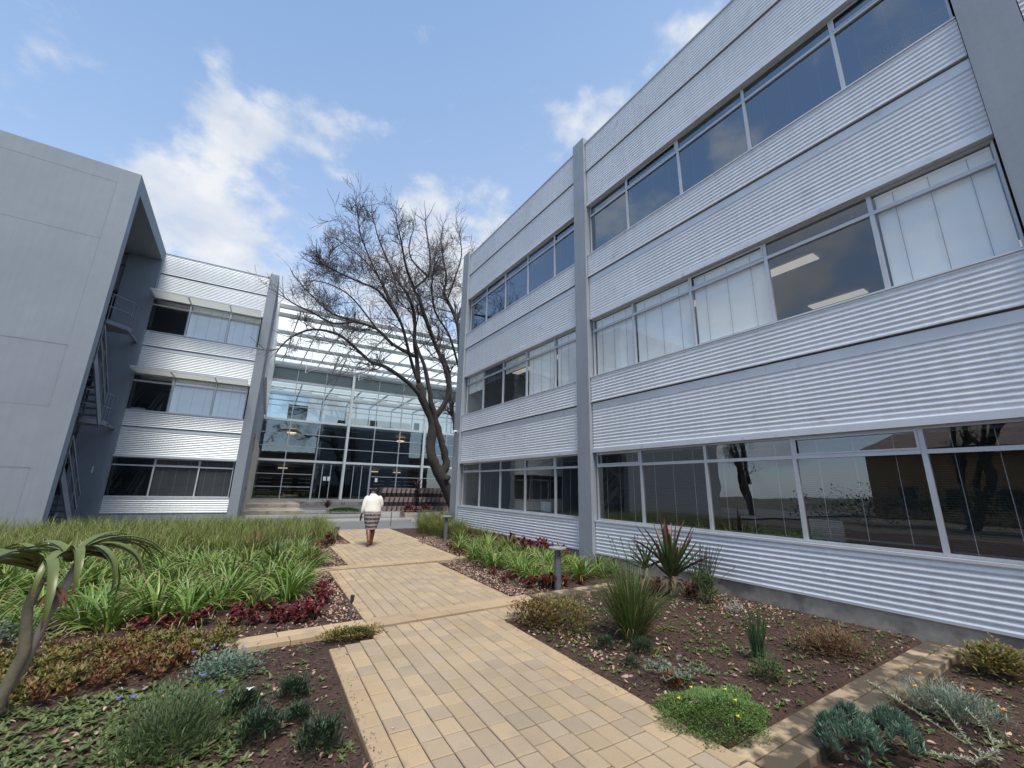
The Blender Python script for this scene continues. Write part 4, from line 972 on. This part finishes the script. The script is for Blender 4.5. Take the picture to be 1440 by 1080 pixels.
# pencil plant
mb = MB()
for k in range(60):
    a = rg.uniform(0,6.28); s_ = rg.uniform(0,.055); t = rg.uniform(.0,.11); h = rg.uniform(.28,.5)
    mb.tube([(math.cos(a)*s_, math.sin(a)*s_, 0), (math.cos(a)*(s_+t*.4), math.sin(a)*(s_+t*.4), h*.5), (math.cos(a)*(s_+t), math.sin(a)*(s_+t), h)], [.0055,.005,.003], 5)
mound_thing('pencil_plant', mb, [leafm('pencil_stem', (.055,.105,.045), (.085,.14,.06))], (4.75, 2.62, SOIL), 'upright bundle of thin green pencil stems in the right bed', 'pencil plant')
mb = mound(800, .20, .17, .20, .03, .013, rg, 0, hollow=.4); mound_thing('leafy_shrublet', mb, [M['finegreen']], (4.42, 2.36, SOIL), 'small leafy green shrublet at the foot of the pencil stems', 'shrub')
mb = mound(350, .20, .17, .2, .03, .009, rg, 0, hollow=.4); mound_thing('silvery_shrub', mb, [M['silver']], (6.25, 3.72, SOIL), 'faded silvery shrublet close to the plinth in the right bed', 'shrub')
mb = mound(260, .10, .09, .10, .05, .014, rg, 0, el=(.5,1.4)); mound_thing('red_rosette', mb, [M['sedum_red']], (3.5, 2.72, SOIL), 'tiny orange-red succulent rosette near the bright mat', 'succulent')
# big rush tuft
mb = MB()
for k in range(520):
    a = rg.uniform(0,6.28); s_ = rg.uniform(0,.13); q = rg.random()
    mb.leaf((math.cos(a)*s_, math.sin(a)*s_, 0), a+rg.gauss(0,.25), R(88)-q*R(38), rg.uniform(.62,1.02)*(1-.12*q), .012, rg.uniform(.05,.5)+q*.6, 5, fold=.35, power=.5, mi=0 if rg.random() < .93 else 1, flare=.7, curl=1.8)
for k in range(24):
    a = rg.uniform(0,6.28); mb.leaf((math.cos(a)*.1, math.sin(a)*.1, 0), a, R(45), rg.uniform(.6,.9), .009, rg.uniform(.8,1.5), 5, power=.5, mi=1, flare=.7)
tu = mound_thing('rush_tuft', mb, [M['tuft'], M['straw']], (4.12, 3.72, SOIL), 'big dark green fountain-like rush tuft in the right bed', 'rush tuft')
# big aloe on a short stem
def aloe(specs, mats, stem, loc, name, label, cat, dry=True):
    root = empty(name, loc); tag(root, label, cat); rg = random.Random(13)
    S_ = MB(); S_.tube(stem[0], stem[1], 12)
    S_.build('stem', [M['aloe_trunk']], root, smooth=True)
    for (b_, az, el, L, w, dr) in specs:
        m = MB(); m.leaf(b_, az, el, L, w, dr, 9, fold=.55, power=.75, mi=0, tip=1, tipfrac=.62, flare=.85, curl=1.5, twist=rg.gauss(0,.25))
        m.leaf((b_[0],b_[1],b_[2]-.012), az, el, L*.98, w*.96, dr, 9, fold=.85, power=.75, mi=0, tip=1, tipfrac=.62, flare=.85, curl=1.5)
        m.build('leaf', mats, root, smooth=True)
    if dry:
        m = MB()
        for _ in range(26): a = rg.uniform(0,6.28); m.leaf((math.cos(a)*.05, math.sin(a)*.05, rg.uniform(.12,.34)), a, rg.uniform(-.2,.5), rg.uniform(.15,.32), .05, rg.uniform(1.2,2.2), 5, fold=.2, twist=rg.gauss(0,1))
        m.build('dead_leaves', [M['dry_leaf']], root)
    return root
rg = random.Random(8); sp = []
for k in range(26):
    az = k*2.4+rg.gauss(0,.15); q = k/25
    sp.append(((math.cos(az)*.04, math.sin(az)*.04, .30+.16*(1-q)), az, R(84)-q*R(48)+rg.gauss(0,.06), .86-.18*abs(q-.3)+rg.gauss(0,.05), .105, rg.uniform(-.25,.35)))
sp.append(((.03,-.05,.34), R(-28), R(38), .75, .10, -.15)); sp.append(((-.03,-.02,.36), R(150), R(52), .92, .09, .7))
aloe(sp, [M['aloe'], M['aloe_tip']], ([(0,0,0),(.02,0,.2),(0,0,.48)], [.07,.06,.05]), (6.28, 4.78, SOIL), 'spiky_aloe', 'big aloe with red tipped upright leaves before the right building windows', 'aloe')
sp = []
for k in range(15):
    az = k*2.4; q = k/14; sp.append(((0,0,.42+.05*(1-q)), az, R(78)-q*R(60), .50, .05, rg.uniform(-.1,.5)))
aloe(sp, [M['aloe'], M['aloe_tip']], ([(.1,0,0),(.02,0,.2),(0,0,.45)], [.05,.045,.04]), (5.90, 4.98, SOIL), 'spiky_aloe', 'smaller aloe rosette leaning out left of the big aloe', 'aloe')
# leafy stems by the wall
mb = MB()
for s_ in range(6):
    a = rg.uniform(2.2,4.4); p = [Vector((rg.gauss(0,.1), rg.gauss(0,.1), 0))]; ht = rg.uniform(.6,.9)
    for q in range(6): p.append(p[-1]+Vector((math.cos(a)*.045, math.sin(a)*.045, ht/6)))
    mb.tube(p, .004, 4, 1)
    for i in range(1, 7):
        for z in range(6): mb.leaf(p[i]-(p[i]-p[i-1])*rg.random(), rg.uniform(0,6.28), rg.uniform(0,1), .045, .028, .4, 3, power=.45)
mound_thing('leafy_plant', mb, [M['greygreen'], M['stem']], (6.75, 6.15, SOIL), 'thin upright stems with small round leaves left of the aloe', 'leafy stems')
mb = MB()
for k in range(70): mb.tube([(rg.gauss(0,.10), rg.gauss(0,.08), 0), (rg.gauss(0,.2), rg.gauss(0,.15), rg.uniform(.5,.85))], [.006,.003], 4)
mound_thing('reed_clump', mb, [leafm('reed_stem', (.05,.08,.05), (.09,.11,.06))], (6.9, 4.6, SOIL), 'dark straight reeds standing right of the aloe by the plinth', 'reeds')
mb = MB()
for k in range(10):
    a = rg.uniform(0,6.28); c_ = (math.cos(a)*rg.uniform(0,.22), math.sin(a)*rg.uniform(0,.22), rg.uniform(.1,.42)); mb.tube([(c_[0]*.4,c_[1]*.4,0), c_], .008, 5, 1)
    rosette(mb, 34, .20, .013, (0, 1.4), (.2,1.2), rg, base=c_, segs=3, power=.4)
mound_thing('spiky_shrub', mb, [M['finegreen'], M['stem']], (6.45, 4.25, SOIL), 'fresh green spiky leaved shrub in front of the dark reeds', 'shrub')
# small yucca, red rosette in the lilies
mb = MB(); rosette(mb, 60, .38, .022, (.1, 1.5), (0,.5), rg, base=(0,0,.18), segs=3, power=.35)
mound_thing('small_yucca', mb, [M['tuft']], (.80, 9.55, SOIL), 'small dark green yucca-like rosette among the left lilies', 'yucca').scale = (1.35,)*3
mb = MB(); rosette(mb, 46, .40, .020, (.3, 1.5), (0,.5), rg, base=(0,0,.15), segs=3, power=.35)
mound_thing('red_yucca', mb, [leafm('salmon_leaf', (.25,.09,.05), (.16,.10,.05))], (.55, 11.9, SOIL), 'salmon red spiky rosette rising between lilies and tall grass', 'yucca').scale = (1.3,)*3

# ---- tree aloe, close on the left
ta = empty('tree_aloe', (-.455, 1.55, SOIL)); tag(ta, 'tall bent tree aloe with long drooping green leaves, close at the left', 'aloe')
m = MB(); pts = [(-.10,-.03,0),(-.04,0,.5),(.03,.02,1.0),(.06,.02,1.13),(.085,.02,1.26),(.07,.02,1.36),(.08,.02,1.44)]
Q_ = []; R_ = []
for i in range(len(pts)-1):
    for s_ in range(6):
        t = s_/6; Q_.append(Vector(pts[i]).lerp(Vector(pts[i+1]), t)); R_.append(([.026,.023,.019,.015,.012,.010,.012][i]*(1-t)+[.026,.023,.019,.015,.012,.010,.012][i+1]*t)*(1.0 if s_ % 2 else .93))
m.tube(Q_, R_, 16)
m.build('trunk', [M['aloe_trunk']], ta, smooth=True)
m = MB(); m.tube([(.05,.025,1.12),(.085,.035,1.22),(.105,.045,1.34),(.135,.06,1.46)], [.009,.010,.009,.011], 12); m.build('side_stem', [mat('pale_aloe_stem', (.22,.20,.17), .9, noise=(20,.1))], ta, smooth=True)
rg = random.Random(17)
def aloe_leaf(b_, az, el, L, w, dr, curl=1.0):
    m = MB(); m.leaf(b_, az, el, L, w, dr, 14, fold=.45, power=.55, mi=0, tip=1, tipfrac=.95, flare=.95, curl=curl, twist=rg.gauss(0,.25))
    m.leaf((b_[0], b_[1], b_[2]-.008), az, el, L*.99, w*.97, dr, 14, fold=.62, power=.55, mi=0, tip=1, tipfrac=.95, flare=.95, curl=curl); m.build('leaf', [M['aloe_big'], M['dry_leaf']], ta, smooth=True)
C1 = (.075, .02, 1.445); C2 = (.115, .05, 1.465)
for (az, el, L, w, dr) in ((178,42,.52,.045,1.9),(200,30,.60,.05,1.5),(172,48,.42,.04,2.6),(250,52,.50,.056,2.7),(222,45,.46,.05,2.7),(160,35,.55,.045,2.3),(292,40,.44,.05,2.8),(130,50,.4,.04,2.0)):
    aloe_leaf(C1, R(az), R(el), L*.62, w*.55, R(57)*dr*.95)
for (az, el, L, w, dr) in ((-10,48,.46,.044,2.6),(8,50,.52,.042,2.2),(30,48,.50,.042,2.3),(-40,46,.48,.05,2.9),(-70,50,.46,.05,2.9),(-100,42,.40,.05,2.9),(55,55,.45,.04,2.0),(140,50,.40,.04,2.2),(-20,30,.42,.045,2.7),(100,80,.16,.025,.3),(175,45,.40,.04,2.3),(20,38,.56,.035,1.9)):
    aloe_leaf(C2, R(az), R(el), L*.47, w*.55, R(57)*dr*.95)
m = MB()
for _ in range(6): m.leaf((.11,.03,1.40), rg.uniform(0,6.28), -.7, .055, .018, 1.0, 4, fold=.3, twist=rg.gauss(0,1))
m.build('dead_leaves', [M['dry_leaf']], ta)

# ================================================================ GROUND COVER (uncountable)
def inpoly(x, y, P_):
    c = False; j = len(P_)-1
    for i in range(len(P_)):
        if (P_[i][1] > y) != (P_[j][1] > y) and x < (P_[j][0]-P_[i][0])*(y-P_[i][1])/(P_[j][1]-P_[i][1])+P_[i][0]: c = not c
        j = i
    return c
sed = [(-2.6,4.6),(-2.6,5.9),(-1.6,6.25),(-.9,6.3),(.22,6.05),(.24,5.6),(-.3,5.05),(-1.2,4.75)]
m = MB(); rg = random.Random(41); k = 0
while k < 850:
    x, y = rg.uniform(-2.6,.3), rg.uniform(4.5,6.4)
    if not inpoly(x, y, sed) or nz(x*1.4, y*1.2) < -.75: continue
    k += 1; h = rg.uniform(.04,.16); z = soil_z(x, y); mi = 1 if nz(x*.9+2, y*1.1) > .1 and rg.random() < .7 else 0
    for q in range(2): rosette(m, 9, .05, .02, (.1,1.3), (0,.6), rg, mi=mi, base=(x+rg.gauss(0,.02), y+rg.gauss(0,.02), z+h*(.5+.5*q)), segs=3, power=.45)
tag(m.build('stonecrop_cover', [M['sedum'], M['sedum_red']]), 'orange and olive stonecrop ground cover across the left bed', 'ground cover', kind='stuff')
m = MB(); rg = random.Random(43)
def scatter(n, reg, fn):
    k = 0; t = 0
    while k < n and t < n*30:
        t += 1; x, y = reg(rg)
        if on_paving(x, y, .03) or y > 17: continue
        fn(x, y); k += 1
def seedling(x, y, k_=1):
    s_ = rg.uniform(.6,1.3)*k_; az0 = rg.uniform(0,6.28)
    for q in range(rg.randint(4,8)): m.leaf((x, y, soil_z(x,y)+.004), az0+q*2.4, rg.uniform(.15,1.0), .042*s_, .019*s_, .7, 3, fold=.25, power=.45, flare=.25)
scatter(1700, lambda g: (g.uniform(-1.7,.3), g.uniform(2.6,4.9)), lambda x, y: seedling(x, y, 1.35))
scatter(160, lambda g: (g.uniform(.0,.9), g.uniform(2.6,5.3)), seedling)
scatter(900, lambda g: (g.uniform(3.2,7.1), g.uniform(1.98,5.3)), seedling)
scatter(420, lambda g: (g.uniform(3.5,7.2), g.uniform(-.2,1.58)), seedling)
tag(m.build('seedlings', [M['seedling']]), 'tiny green seedlings sprouting through the dark mulch', 'seedlings', kind='stuff')
m = MB()
def chip(x, y, s=1):
    z = soil_z(x, y)+rg.uniform(.002,.012); a = rg.uniform(0,6.28); L_ = rg.uniform(.005,.017)*s; w = L_*rg.uniform(.25,.6); ca, sa = math.cos(a), math.sin(a); t = rg.gauss(0,.35)
    m.add([(x-ca*L_+sa*w, y-sa*L_-ca*w, z-L_*t), (x+ca*L_+sa*w, y+sa*L_-ca*w, z+L_*t), (x+ca*L_-sa*w, y+sa*L_+ca*w, z+L_*t+.003), (x-ca*L_-sa*w, y-sa*L_+ca*w, z-L_*t+.004)], [(0,1,2,3)])
scatter(9000, lambda g: (g.uniform(3.0,7.28), g.uniform(-.3,5.6)), lambda x, y: chip(x, y))
scatter(7000, lambda g: (g.uniform(-1.8,1.0), g.uniform(1.8,5.4)), lambda x, y: chip(x, y))
scatter(5000, lambda g: (g.uniform(-2.5,6.5), g.uniform(5.5,12)), lambda x, y: chip(x, y, 1.5))
for _ in range(1300):       # soil kicked out over the paver edges
    y = rg.uniform(2, 13); l, r_ = path_lr(y); x = l+abs(rg.gauss(0,.05)) if rg.random() < .5 else r_-abs(rg.gauss(0,.05))
    a = rg.uniform(0,6.28); L_ = rg.uniform(.003,.008); ca, sa = math.cos(a)*L_, math.sin(a)*L_; z = .006
    m.add([(x-ca,y-sa,z),(x+sa*.6,y-ca*.6,z),(x+ca,y+sa,z+.001),(x-sa*.6,y+ca*.6,z+.003)], [(0,1,2,3)])
tag(m.build('bark_mulch', [M['chip']]), 'dark bark mulch chips over the beds', 'mulch', kind='stuff')
m = MB()
def litter(x, y, s=1):
    z = soil_z(x, y)+rg.uniform(.008,.025); m.leaf((x, y, z), rg.uniform(0,6.28), rg.gauss(0,.35), rg.uniform(.025,.062)*s, rg.uniform(.015,.036)*s, rg.gauss(.2,.8), 3, fold=rg.gauss(0,.6), power=.5, flare=.4, twist=rg.gauss(0,.8))
def edge_region(side):
    def f_(g):
        y = g.uniform(5.7,14); l, r_ = path_lr(y)
        return (l-abs(g.gauss(0,.35))-.04, y) if side < 0 else (r_+abs(g.gauss(0,.45))+.04, y)
    return f_
scatter(2100, edge_region(-1), litter); scatter(2300, edge_region(1), litter)
scatter(700, lambda g: (g.uniform(3.1,7.2), g.uniform(.0,5.5)), litter)
scatter(420, lambda g: (g.uniform(-1.8,.9), g.uniform(2.6,6.4)), litter)
scatter(260, lambda g: (g.uniform(-1.6,1.2), g.uniform(5.9,7.0)), litter)
scatter(120, lambda g: (g.uniform(3.3,3.7), g.uniform(3.2,5.2)), litter)
scatter(240, lambda g: (g.uniform(6.0,7.2), g.uniform(3.3,4.6)), litter)
for _ in range(70):
    y = rg.uniform(2, 13); l, r_ = path_lr(y); x = l+abs(rg.gauss(0,.12)) if rg.random() < .5 else r_-abs(rg.gauss(0,.12))
    m.leaf((x, y, .008), rg.uniform(0,6.28), rg.gauss(0,.2), rg.uniform(.02,.05), rg.uniform(.012,.03), rg.gauss(.2,.6), 3, fold=rg.gauss(0,.5), power=.5)
tag(m.build('leaf_litter', [M['leaflit']]), 'pale fallen leaves scattered along the bed edges', 'fallen leaves', kind='stuff')
lf = None
for i, (x, y, s, lb_) in enumerate(((.50,3.72,1.5,'curled pale dry leaf lying between the dark mounds bottom left'),(.25,4.35,1.2,'cream dry leaf below the blue-green plant'),(3.25,2.30,1.1,'orange-brown dry leaf resting on the bright green mat'),(-.35,4.7,1.5,'long tan dead leaf at the lower edge of the stonecrop'),(3.3,3.05,1.0,'whitish crumpled leaf at the right path edge'),(3.45,3.6,1.2,'pale crumpled leaf beneath the stonecrop bush'))):
    rg = random.Random(50+i); q = MB(); hz_ = .10 if i == 2 else .0
    for z in range(3): q.leaf((0,0,.01+hz_), z*1.3, .2, .07*s, .045*s, .9, 5, fold=-.4, power=.5, twist=rg.gauss(0,.6))
    o = q.build('fallen_leaf', [M['leaflit']], loc=(x, y, soil_z(x,y))); tag(o, lb_, 'leaf')

# ================================================================ PERSON walking away along the path
def loft(mb, rings, n=20, mi=0, wob=0.0, rg=None, cap=True):
    vs = []
    for (cx, cy, z, rx, ry) in rings:
        for k in range(n):
            t = 2*math.pi*k/n; w_ = 1+(wob*math.sin(5*t+z*17)+wob*.6*math.sin(9*t-z*31) if wob else 0)
            vs.append((cx+math.cos(t)*rx*w_, cy+math.sin(t)*ry*w_, z+(wob*.3*math.sin(3*t+z*8) if wob else 0)))
    fs = [(i*n+k, i*n+(k+1) % n, (i+1)*n+(k+1) % n, (i+1)*n+k) for i in range(len(rings)-1) for k in range(n)]
    if cap: fs += [tuple(range(n))[::-1], tuple(range((len(rings)-1)*n, len(rings)*n))]
    return mb.add(vs, fs, mi)
def subsurf(o, l=2):
    m = o.modifiers.new('sub', 'SUBSURF'); m.levels = l; m.render_levels = l; return o
def person():
    import bmesh
    root = empty('person', (3.33, 12.40, 0), R(-3)); tag(root, 'person in white cardigan, patterned skirt and tan boots walking away on the path', 'person')
    bm = bmesh.new(); sk = bm.verts.layers.skin.verify(); V = {}
    def v(k, co, r_): x = bm.verts.new(co); x[sk].radius = (r_, r_); x[sk].use_root = (k == 'pel'); V[k] = x; return x
    def e(*ks):
        for a, b_ in zip(ks[:-1], ks[1:]): bm.edges.new((V[a], V[b_]))
    v('pel',(0,0,.92),.13); v('sp',(0,.03,1.08),.13); v('ch',(0,.07,1.24),.14); v('nb',(0,.13,1.37),.06); v('hb',(0,.17,1.43),.058); v('hd',(0,.205,1.485),.085); v('ht',(0,.225,1.54),.06)
    v('nose',(0,.30,1.465),.012); bm.edges.new((V['hd'], V['nose']))
    for s, k in ((-1,'l'),(1,'r')): v('ear'+k,(s*.083,.20,1.485),.012); bm.edges.new((V['hd'], V['ear'+k]))
    e('pel','sp','ch','nb','hb','hd','ht')
    v('ls',(-.17,.07,1.31),.055); v('le',(-.235,.02,1.05),.042); v('lw',(-.285,.06,.84),.026); v('lp',(-.292,.075,.785),.030); e('ch','ls','le','lw','lp')
    v('rs',(.17,.07,1.31),.055); v('re',(.225,.05,1.06),.042); v('rw',(.15,.22,.98),.026); v('rp',(.12,.27,.975),.028); e('ch','rs','re','rw','rp')
    for i, (dx, dy, L_) in enumerate(((-.022,.012,.075),(-.010,.016,.085),(.004,.016,.08),(.018,.012,.066))):
        v('lf%da'%i,(-.292+dx,.075+dy,.745),.0085); v('lf%db'%i,(-.290+dx*.9,.085+dy*1.5,.745-L_*.6),.0075); v('lf%dc'%i,(-.288+dx*.8,.075+dy,.745-L_),.006); e('lp','lf%da'%i,'lf%db'%i,'lf%dc'%i)
        v('rf%da'%i,(.10,.30+dy,.985+dx),.0085); v('rf%db'%i,(.07,.325+dy*.5,.985+dx),.0075); v('rf%dc'%i,(.045,.31,.985+dx),.006); e('rp','rf%da'%i,'rf%db'%i,'rf%dc'%i)
    v('lt1',(-.262,.10,.79),.009); v('lt2',(-.252,.115,.755),.0075); e('lp','lt1','lt2')
    v('rt1',(.12,.28,1.005),.009); v('rt2',(.10,.30,1.02),.0075); e('rp','rt1','rt2')
    v('lk',(-.085,-.03,.49),.062); v('la',(-.080,-.24,.17),.040); v('lto',(-.08,-.16,.05),.033); e('pel','lk','la','lto')
    v('rk',(.075,.10,.49),.062); v('ra',(.065,.12,.09),.040); v('rto',(.07,.24,.035),.033); e('pel','rk','ra','rto')
    me = bpy.data.meshes.new('body'); bm.to_mesh(me); bm.free(); o = bpy.data.objects.new('body', me); COL.objects.link(o); o.parent = root; me.materials.append(M['skin'])
    sm = o.modifiers.new('skin', 'SKIN'); sm.use_smooth_shade = True; subsurf(o, 2)
    m = MB(); loft(m, [(0,.225,1.455,.078,.085),(0,.215,1.49,.092,.10),(0,.215,1.53,.086,.095),(0,.22,1.562,.055,.06),(0,.22,1.572,.02,.02)], 16); subsurf(m.build('hair', M['hair'], root, smooth=True), 1)
    m = MB(); rg = random.Random(2)
    loft(m, [(0,-.005,.90,.225,.165),(0,-.005,.93,.235,.17),(0,0,1.0,.225,.16),(0,.02,1.1,.215,.155),(0,.035,1.2,.22,.155),(0,.05,1.29,.215,.145),(0,.07,1.345,.16,.11),(0,.10,1.39,.085,.08),(0,.12,1.42,.07,.065)], 24, wob=.018)
    m.tube([(-.12,.07,1.33),(-.19,.06,1.29),(-.225,.04,1.18),(-.25,.015,1.05),(-.268,.03,.95),(-.287,.06,.865)], [.07,.078,.07,.062,.055,.042], 14)
    m.tube([(.12,.07,1.33),(.19,.06,1.29),(.225,.05,1.18),(.24,.045,1.06),(.20,.14,1.00),(.155,.215,.98)], [.07,.078,.07,.064,.055,.042], 14)
    subsurf(m.build('cardigan', M['cardigan'], root, smooth=True), 1)
    m = MB(); loft(m, [(0,0,.97,.19,.14),(0,-.01,.9,.225,.17),(0,-.01,.8,.232,.175),(0,0,.7,.215,.165),(-.003,0,.6,.185,.155),(-.005,-.01,.5,.155,.15),(-.005,-.01,.455,.150,.15)], 28, wob=.02, cap=False)
    subsurf(m.build('skirt', M['skirt'], root, smooth=True), 1)
    for nm, k, a, t in (('boot',(-.085,-.03,.50),(-.080,-.24,.17),(-.08,-.15,.06)), ('boot',(.075,.09,.50),(.065,.12,.09),(.07,.25,.03))):
        k = Vector(k); a = Vector(a); t = Vector(t); mid = k.lerp(a, .45)+Vector((0,-.015,0)); heel = a+Vector((0,-.03,-.045))
        m = MB(); m.tube([k, mid, k.lerp(a,.8), a, a+Vector((0,.01,-.035))], [.068,.066,.05,.046,.05], 14); m.tube([heel, (heel+t)/2+Vector((0,0,.008)), t, t+Vector((0,.045,-.005))], [.042,.043,.042,.026], 12)
        m.bar(heel+Vector((0,0,-.03)), t+Vector((0,.04,-.022)), .075, .022)
        subsurf(m.build('boot', M['boot'], root, smooth=True), 1)
person()

# ================================================================ STREET FURNITURE
def bollard(loc, label, grp):
    root = empty('bollard_light', loc); tag(root, label, 'bollard', grp); ks = []
    m = MB(); m.tube([(0,0,-.06),(0,0,.50)], .062, 20); ks.append(m.build('post', M['bollard'], root, smooth=False))
    m = MB(); m.tube([(0,0,.50),(0,0,.515)], .066, 20); ks.append(m.build('collar', M['bollard'], root))
    m = MB(); m.tube([(0,0,.515),(0,0,.615)], .054, 20); ks.append(m.build('diffuser', M['bollard'], root))
    m = MB(); m.tube([(0,0,.615),(0,0,.64),(0,0,.665),(0,0,.672)], [.06,.15,.155,.14], 24); ks.append(m.build('lamp_hood', M['lampglass'], root))
    for k in range(4): m = MB(); m.tube([(math.cos(k*1.57)*.12, math.sin(k*1.57)*.12, .665), (math.cos(k*1.57)*.12, math.sin(k*1.57)*.12, .70)], .006, 6); ks.append(m.build('cap_bolt', M['bollard'], root))
    proto(root, ks); return root
bo = bollard((4.90, 6.05, 0), 'grey round bollard light with flat glass disc top, beside the bronze stonecrop', 'bollard lights right of the path')
dup(bo, (5.98, 13.2, 0), .3, 1.08, 'grey bollard light half hidden by tall grass at the building far end', 'bollard lights right of the path')
def spike(loc, label):
    root = empty('garden_spike', loc); tag(root, label, 'spike light', 'spike lights in the beds'); m = MB(); m.tube([(0,0,-.05),(0,0,.2)], .009, 8); k1 = m.build('stake', M['bollard'], root)
    m = MB(); m.tube([(0,0,.2),(.0,-.01,.28)], [.022,.026], 10); k2 = m.build('lamp_head', M['dark'], root); proto(root, [k1, k2]); return root
sp0 = spike((1.47, 6.03, SOIL), 'thin black topped garden spike at the left path corner')
dup(sp0, (4.42, 8.95, SOIL), 0, .9, 'thin garden spike at the mulch edge right of the path'); dup(sp0, (4.85, 12.3, SOIL), 0, .9, 'thin garden spike far along the right path edge')
m = MB(); m.tube([(0,0,-.05),(0,0,.62)], .045, 10); m.tube([(0,0,.62),(0,0,.66)], .10, 12); po = m.build('marker_post', M['bollard'], loc=(7.45, 19.6, 0)); tag(po, 'short grey flat topped post by the road behind the far planting', 'post')
m = MB(); m.tube([(0,0,-.05),(0,0,.55)], .02, 8); po = m.build('marker_post', M['bollard'], loc=(5.75, 18.4, 0)); tag(po, 'thin dark stake by the road just right of the walking person', 'post')
m = MB(); rg = random.Random(3); loft(m, [(0,0,0,.2,.16),(0,0,.12,.24,.19),(.02,0,.22,.20,.15),(.03,0,.28,.1,.08)], 12, wob=.06); o = subsurf(m.build('boulder', M['kerb'], smooth=True, loc=(-4.15, 17.0, 0)), 1); tag(o, 'pale rounded boulder at the foot of the stair tower corner', 'boulder')
# planter wall made of stacked concave blocks, beyond the tree
pw = empty('planter_block_wall', (6.95, 24.2, 0)); tag(pw, 'three tier wall of curved open planter blocks beyond the road', 'block wall')
for t in range(3):
    m = MB(); z0 = .25+t*.5; y = t*.12
    n = 15; w_ = 4.15/n
    for k in range(n):
        x = k*w_+(w_/2 if t % 2 else 0)
        pts = [(x+w_*.5-w_*.46*math.cos(a), y-.30*math.sin(a)*.8, 0) for a in [math.pi*q/8 for q in range(9)]]
        for p, q in zip(pts[:-1], pts[1:]):
            m.add([(p[0],p[1],z0),(q[0],q[1],z0),(q[0]+.06,q[1]-.03,z0+.28),(p[0]+.06,p[1]-.03,z0+.28),(p[0],p[1]+.05,z0),(q[0],q[1]+.05,z0),(q[0]+.06,q[1]+.02,z0+.28),(p[0]+.06,p[1]+.02,z0+.28)], [(0,1,2,3),(7,6,5,4),(3,2,6,7),(0,4,5,1)])
    m.build('block_tier', M['terracotta'], pw)
m = MB(); m.box(-.1, 4.4, .35, .9, 0, 1.55); m.build('backfill', M['dark'], pw)
m = MB(); m.box(-.2, 4.4, -.35, .35, -.03, .24); m.build('footing', M['kerb'], pw)
# planter bed with cordyline
m = MB(); m.box(0, 1.9, 0, .9, -.05, .32); m.box(.06, 1.84, .06, .84, .321, .34, 1); o = m.build('planter_box', [M['plinth'], M['soil']], loc=(7.5, 21.7, 0)); tag(o, 'low concrete planter box holding the dark cordyline beyond the road', 'planter')
m = MB(); rg = random.Random(6)
for k in range(110): z = rg.uniform(.25,1.45); m.leaf((rg.gauss(0,.05), rg.gauss(0,.05), z), rg.uniform(0,6.28), rg.uniform(.4,1.35), rg.uniform(.3,.5), .07, rg.uniform(.2,1.4), 4, fold=.3, power=.5)
root = empty('dark_cordyline', (8.2, 22.1, .33)); tag(root, 'upright dark purple cordyline in front of the planter block wall', 'cordyline')
m.build('foliage', leafm('purple_black_leaf', (.035,.012,.022), (.07,.025,.03)), root); m = MB(); m.tube([(0,0,0),(.02,0,.7),(0,0,1.3)], [.04,.03,.02], 8); m.build('stem', M['bark'], root)
rg = random.Random(61)
for i, (x, y, s, lb_) in enumerate(((7.75,22.0,1.0,'round crimson bush left of the dark cordyline'),(8.7,21.95,1.0,'round crimson bush right of the dark cordyline'),(8.2,21.8,.7,'low crimson bush at the foot of the dark cordyline'))):
    mb = mound(500, .34, .28, .34, .09, .05, rg, 0, hollow=.6); o = mound_thing('crimson_bush', mb, [M['crimson']], (x, y, .33), lb_, 'bush', group='crimson bushes around the cordyline'); o.scale = (s,)*3
m = MB(); rosette(m, 60, .6, .05, (.5,1.5), (.2,1.0), rg, segs=4); o = one('dark_cordyline', m, [M['darkred']], (4.95, 29.0, .2), 0, 'small dark red spiky cordyline before the entrance doors', 'cordyline'); o.scale = (1.2,)*3
mb = mound(2200, 1.1, .45, .30, .10, .05, rg, 0, hollow=.8, jitter=.04); mound_thing('low_hedge', mb, [M['matgreen']], (5.6, 27.0, .0), 'low green ground hedge in front of the entrance doors', 'hedge')
mb = mound(5200, 1.3, 13, 2.4, .28, .12, random.Random(12), 0, hollow=.6); mound_thing('reflection_hedge', mb, [M['darkgreen']], (-21, 5, -.1), 'long dark hedge far to the left, added to darken the ground floor window reflections', 'hedge')  # unseen hedge, put in so the ground floor panes mirror something dark
# unseen block added behind the viewer to darken what the entrance glass mirrors
bb = empty('reflection_block', (2, -24, -.1)); tag(bb, 'long brown brick block behind the viewer, added to darken the entrance glass reflection', 'building')
P = MB(); P.box(-32, 34, -10, 0, 0, 8.5); P.build('wall', mat('brown_brick', (.16,.10,.075), .9, noise=(1.2,.15)), bb)
P = MB(); P.box(-32.4, 34.4, -10.4, .4, 8.5, 8.8); P.build('roof', M['plinth'], bb)
for z in (1.2, 4.8):
    for k in range(12): P = MB(); P.box(-30+5.3*k, -27.4+5.3*k, 0, .04, z, z+1.7); P.build('window', M['dark'], bb)
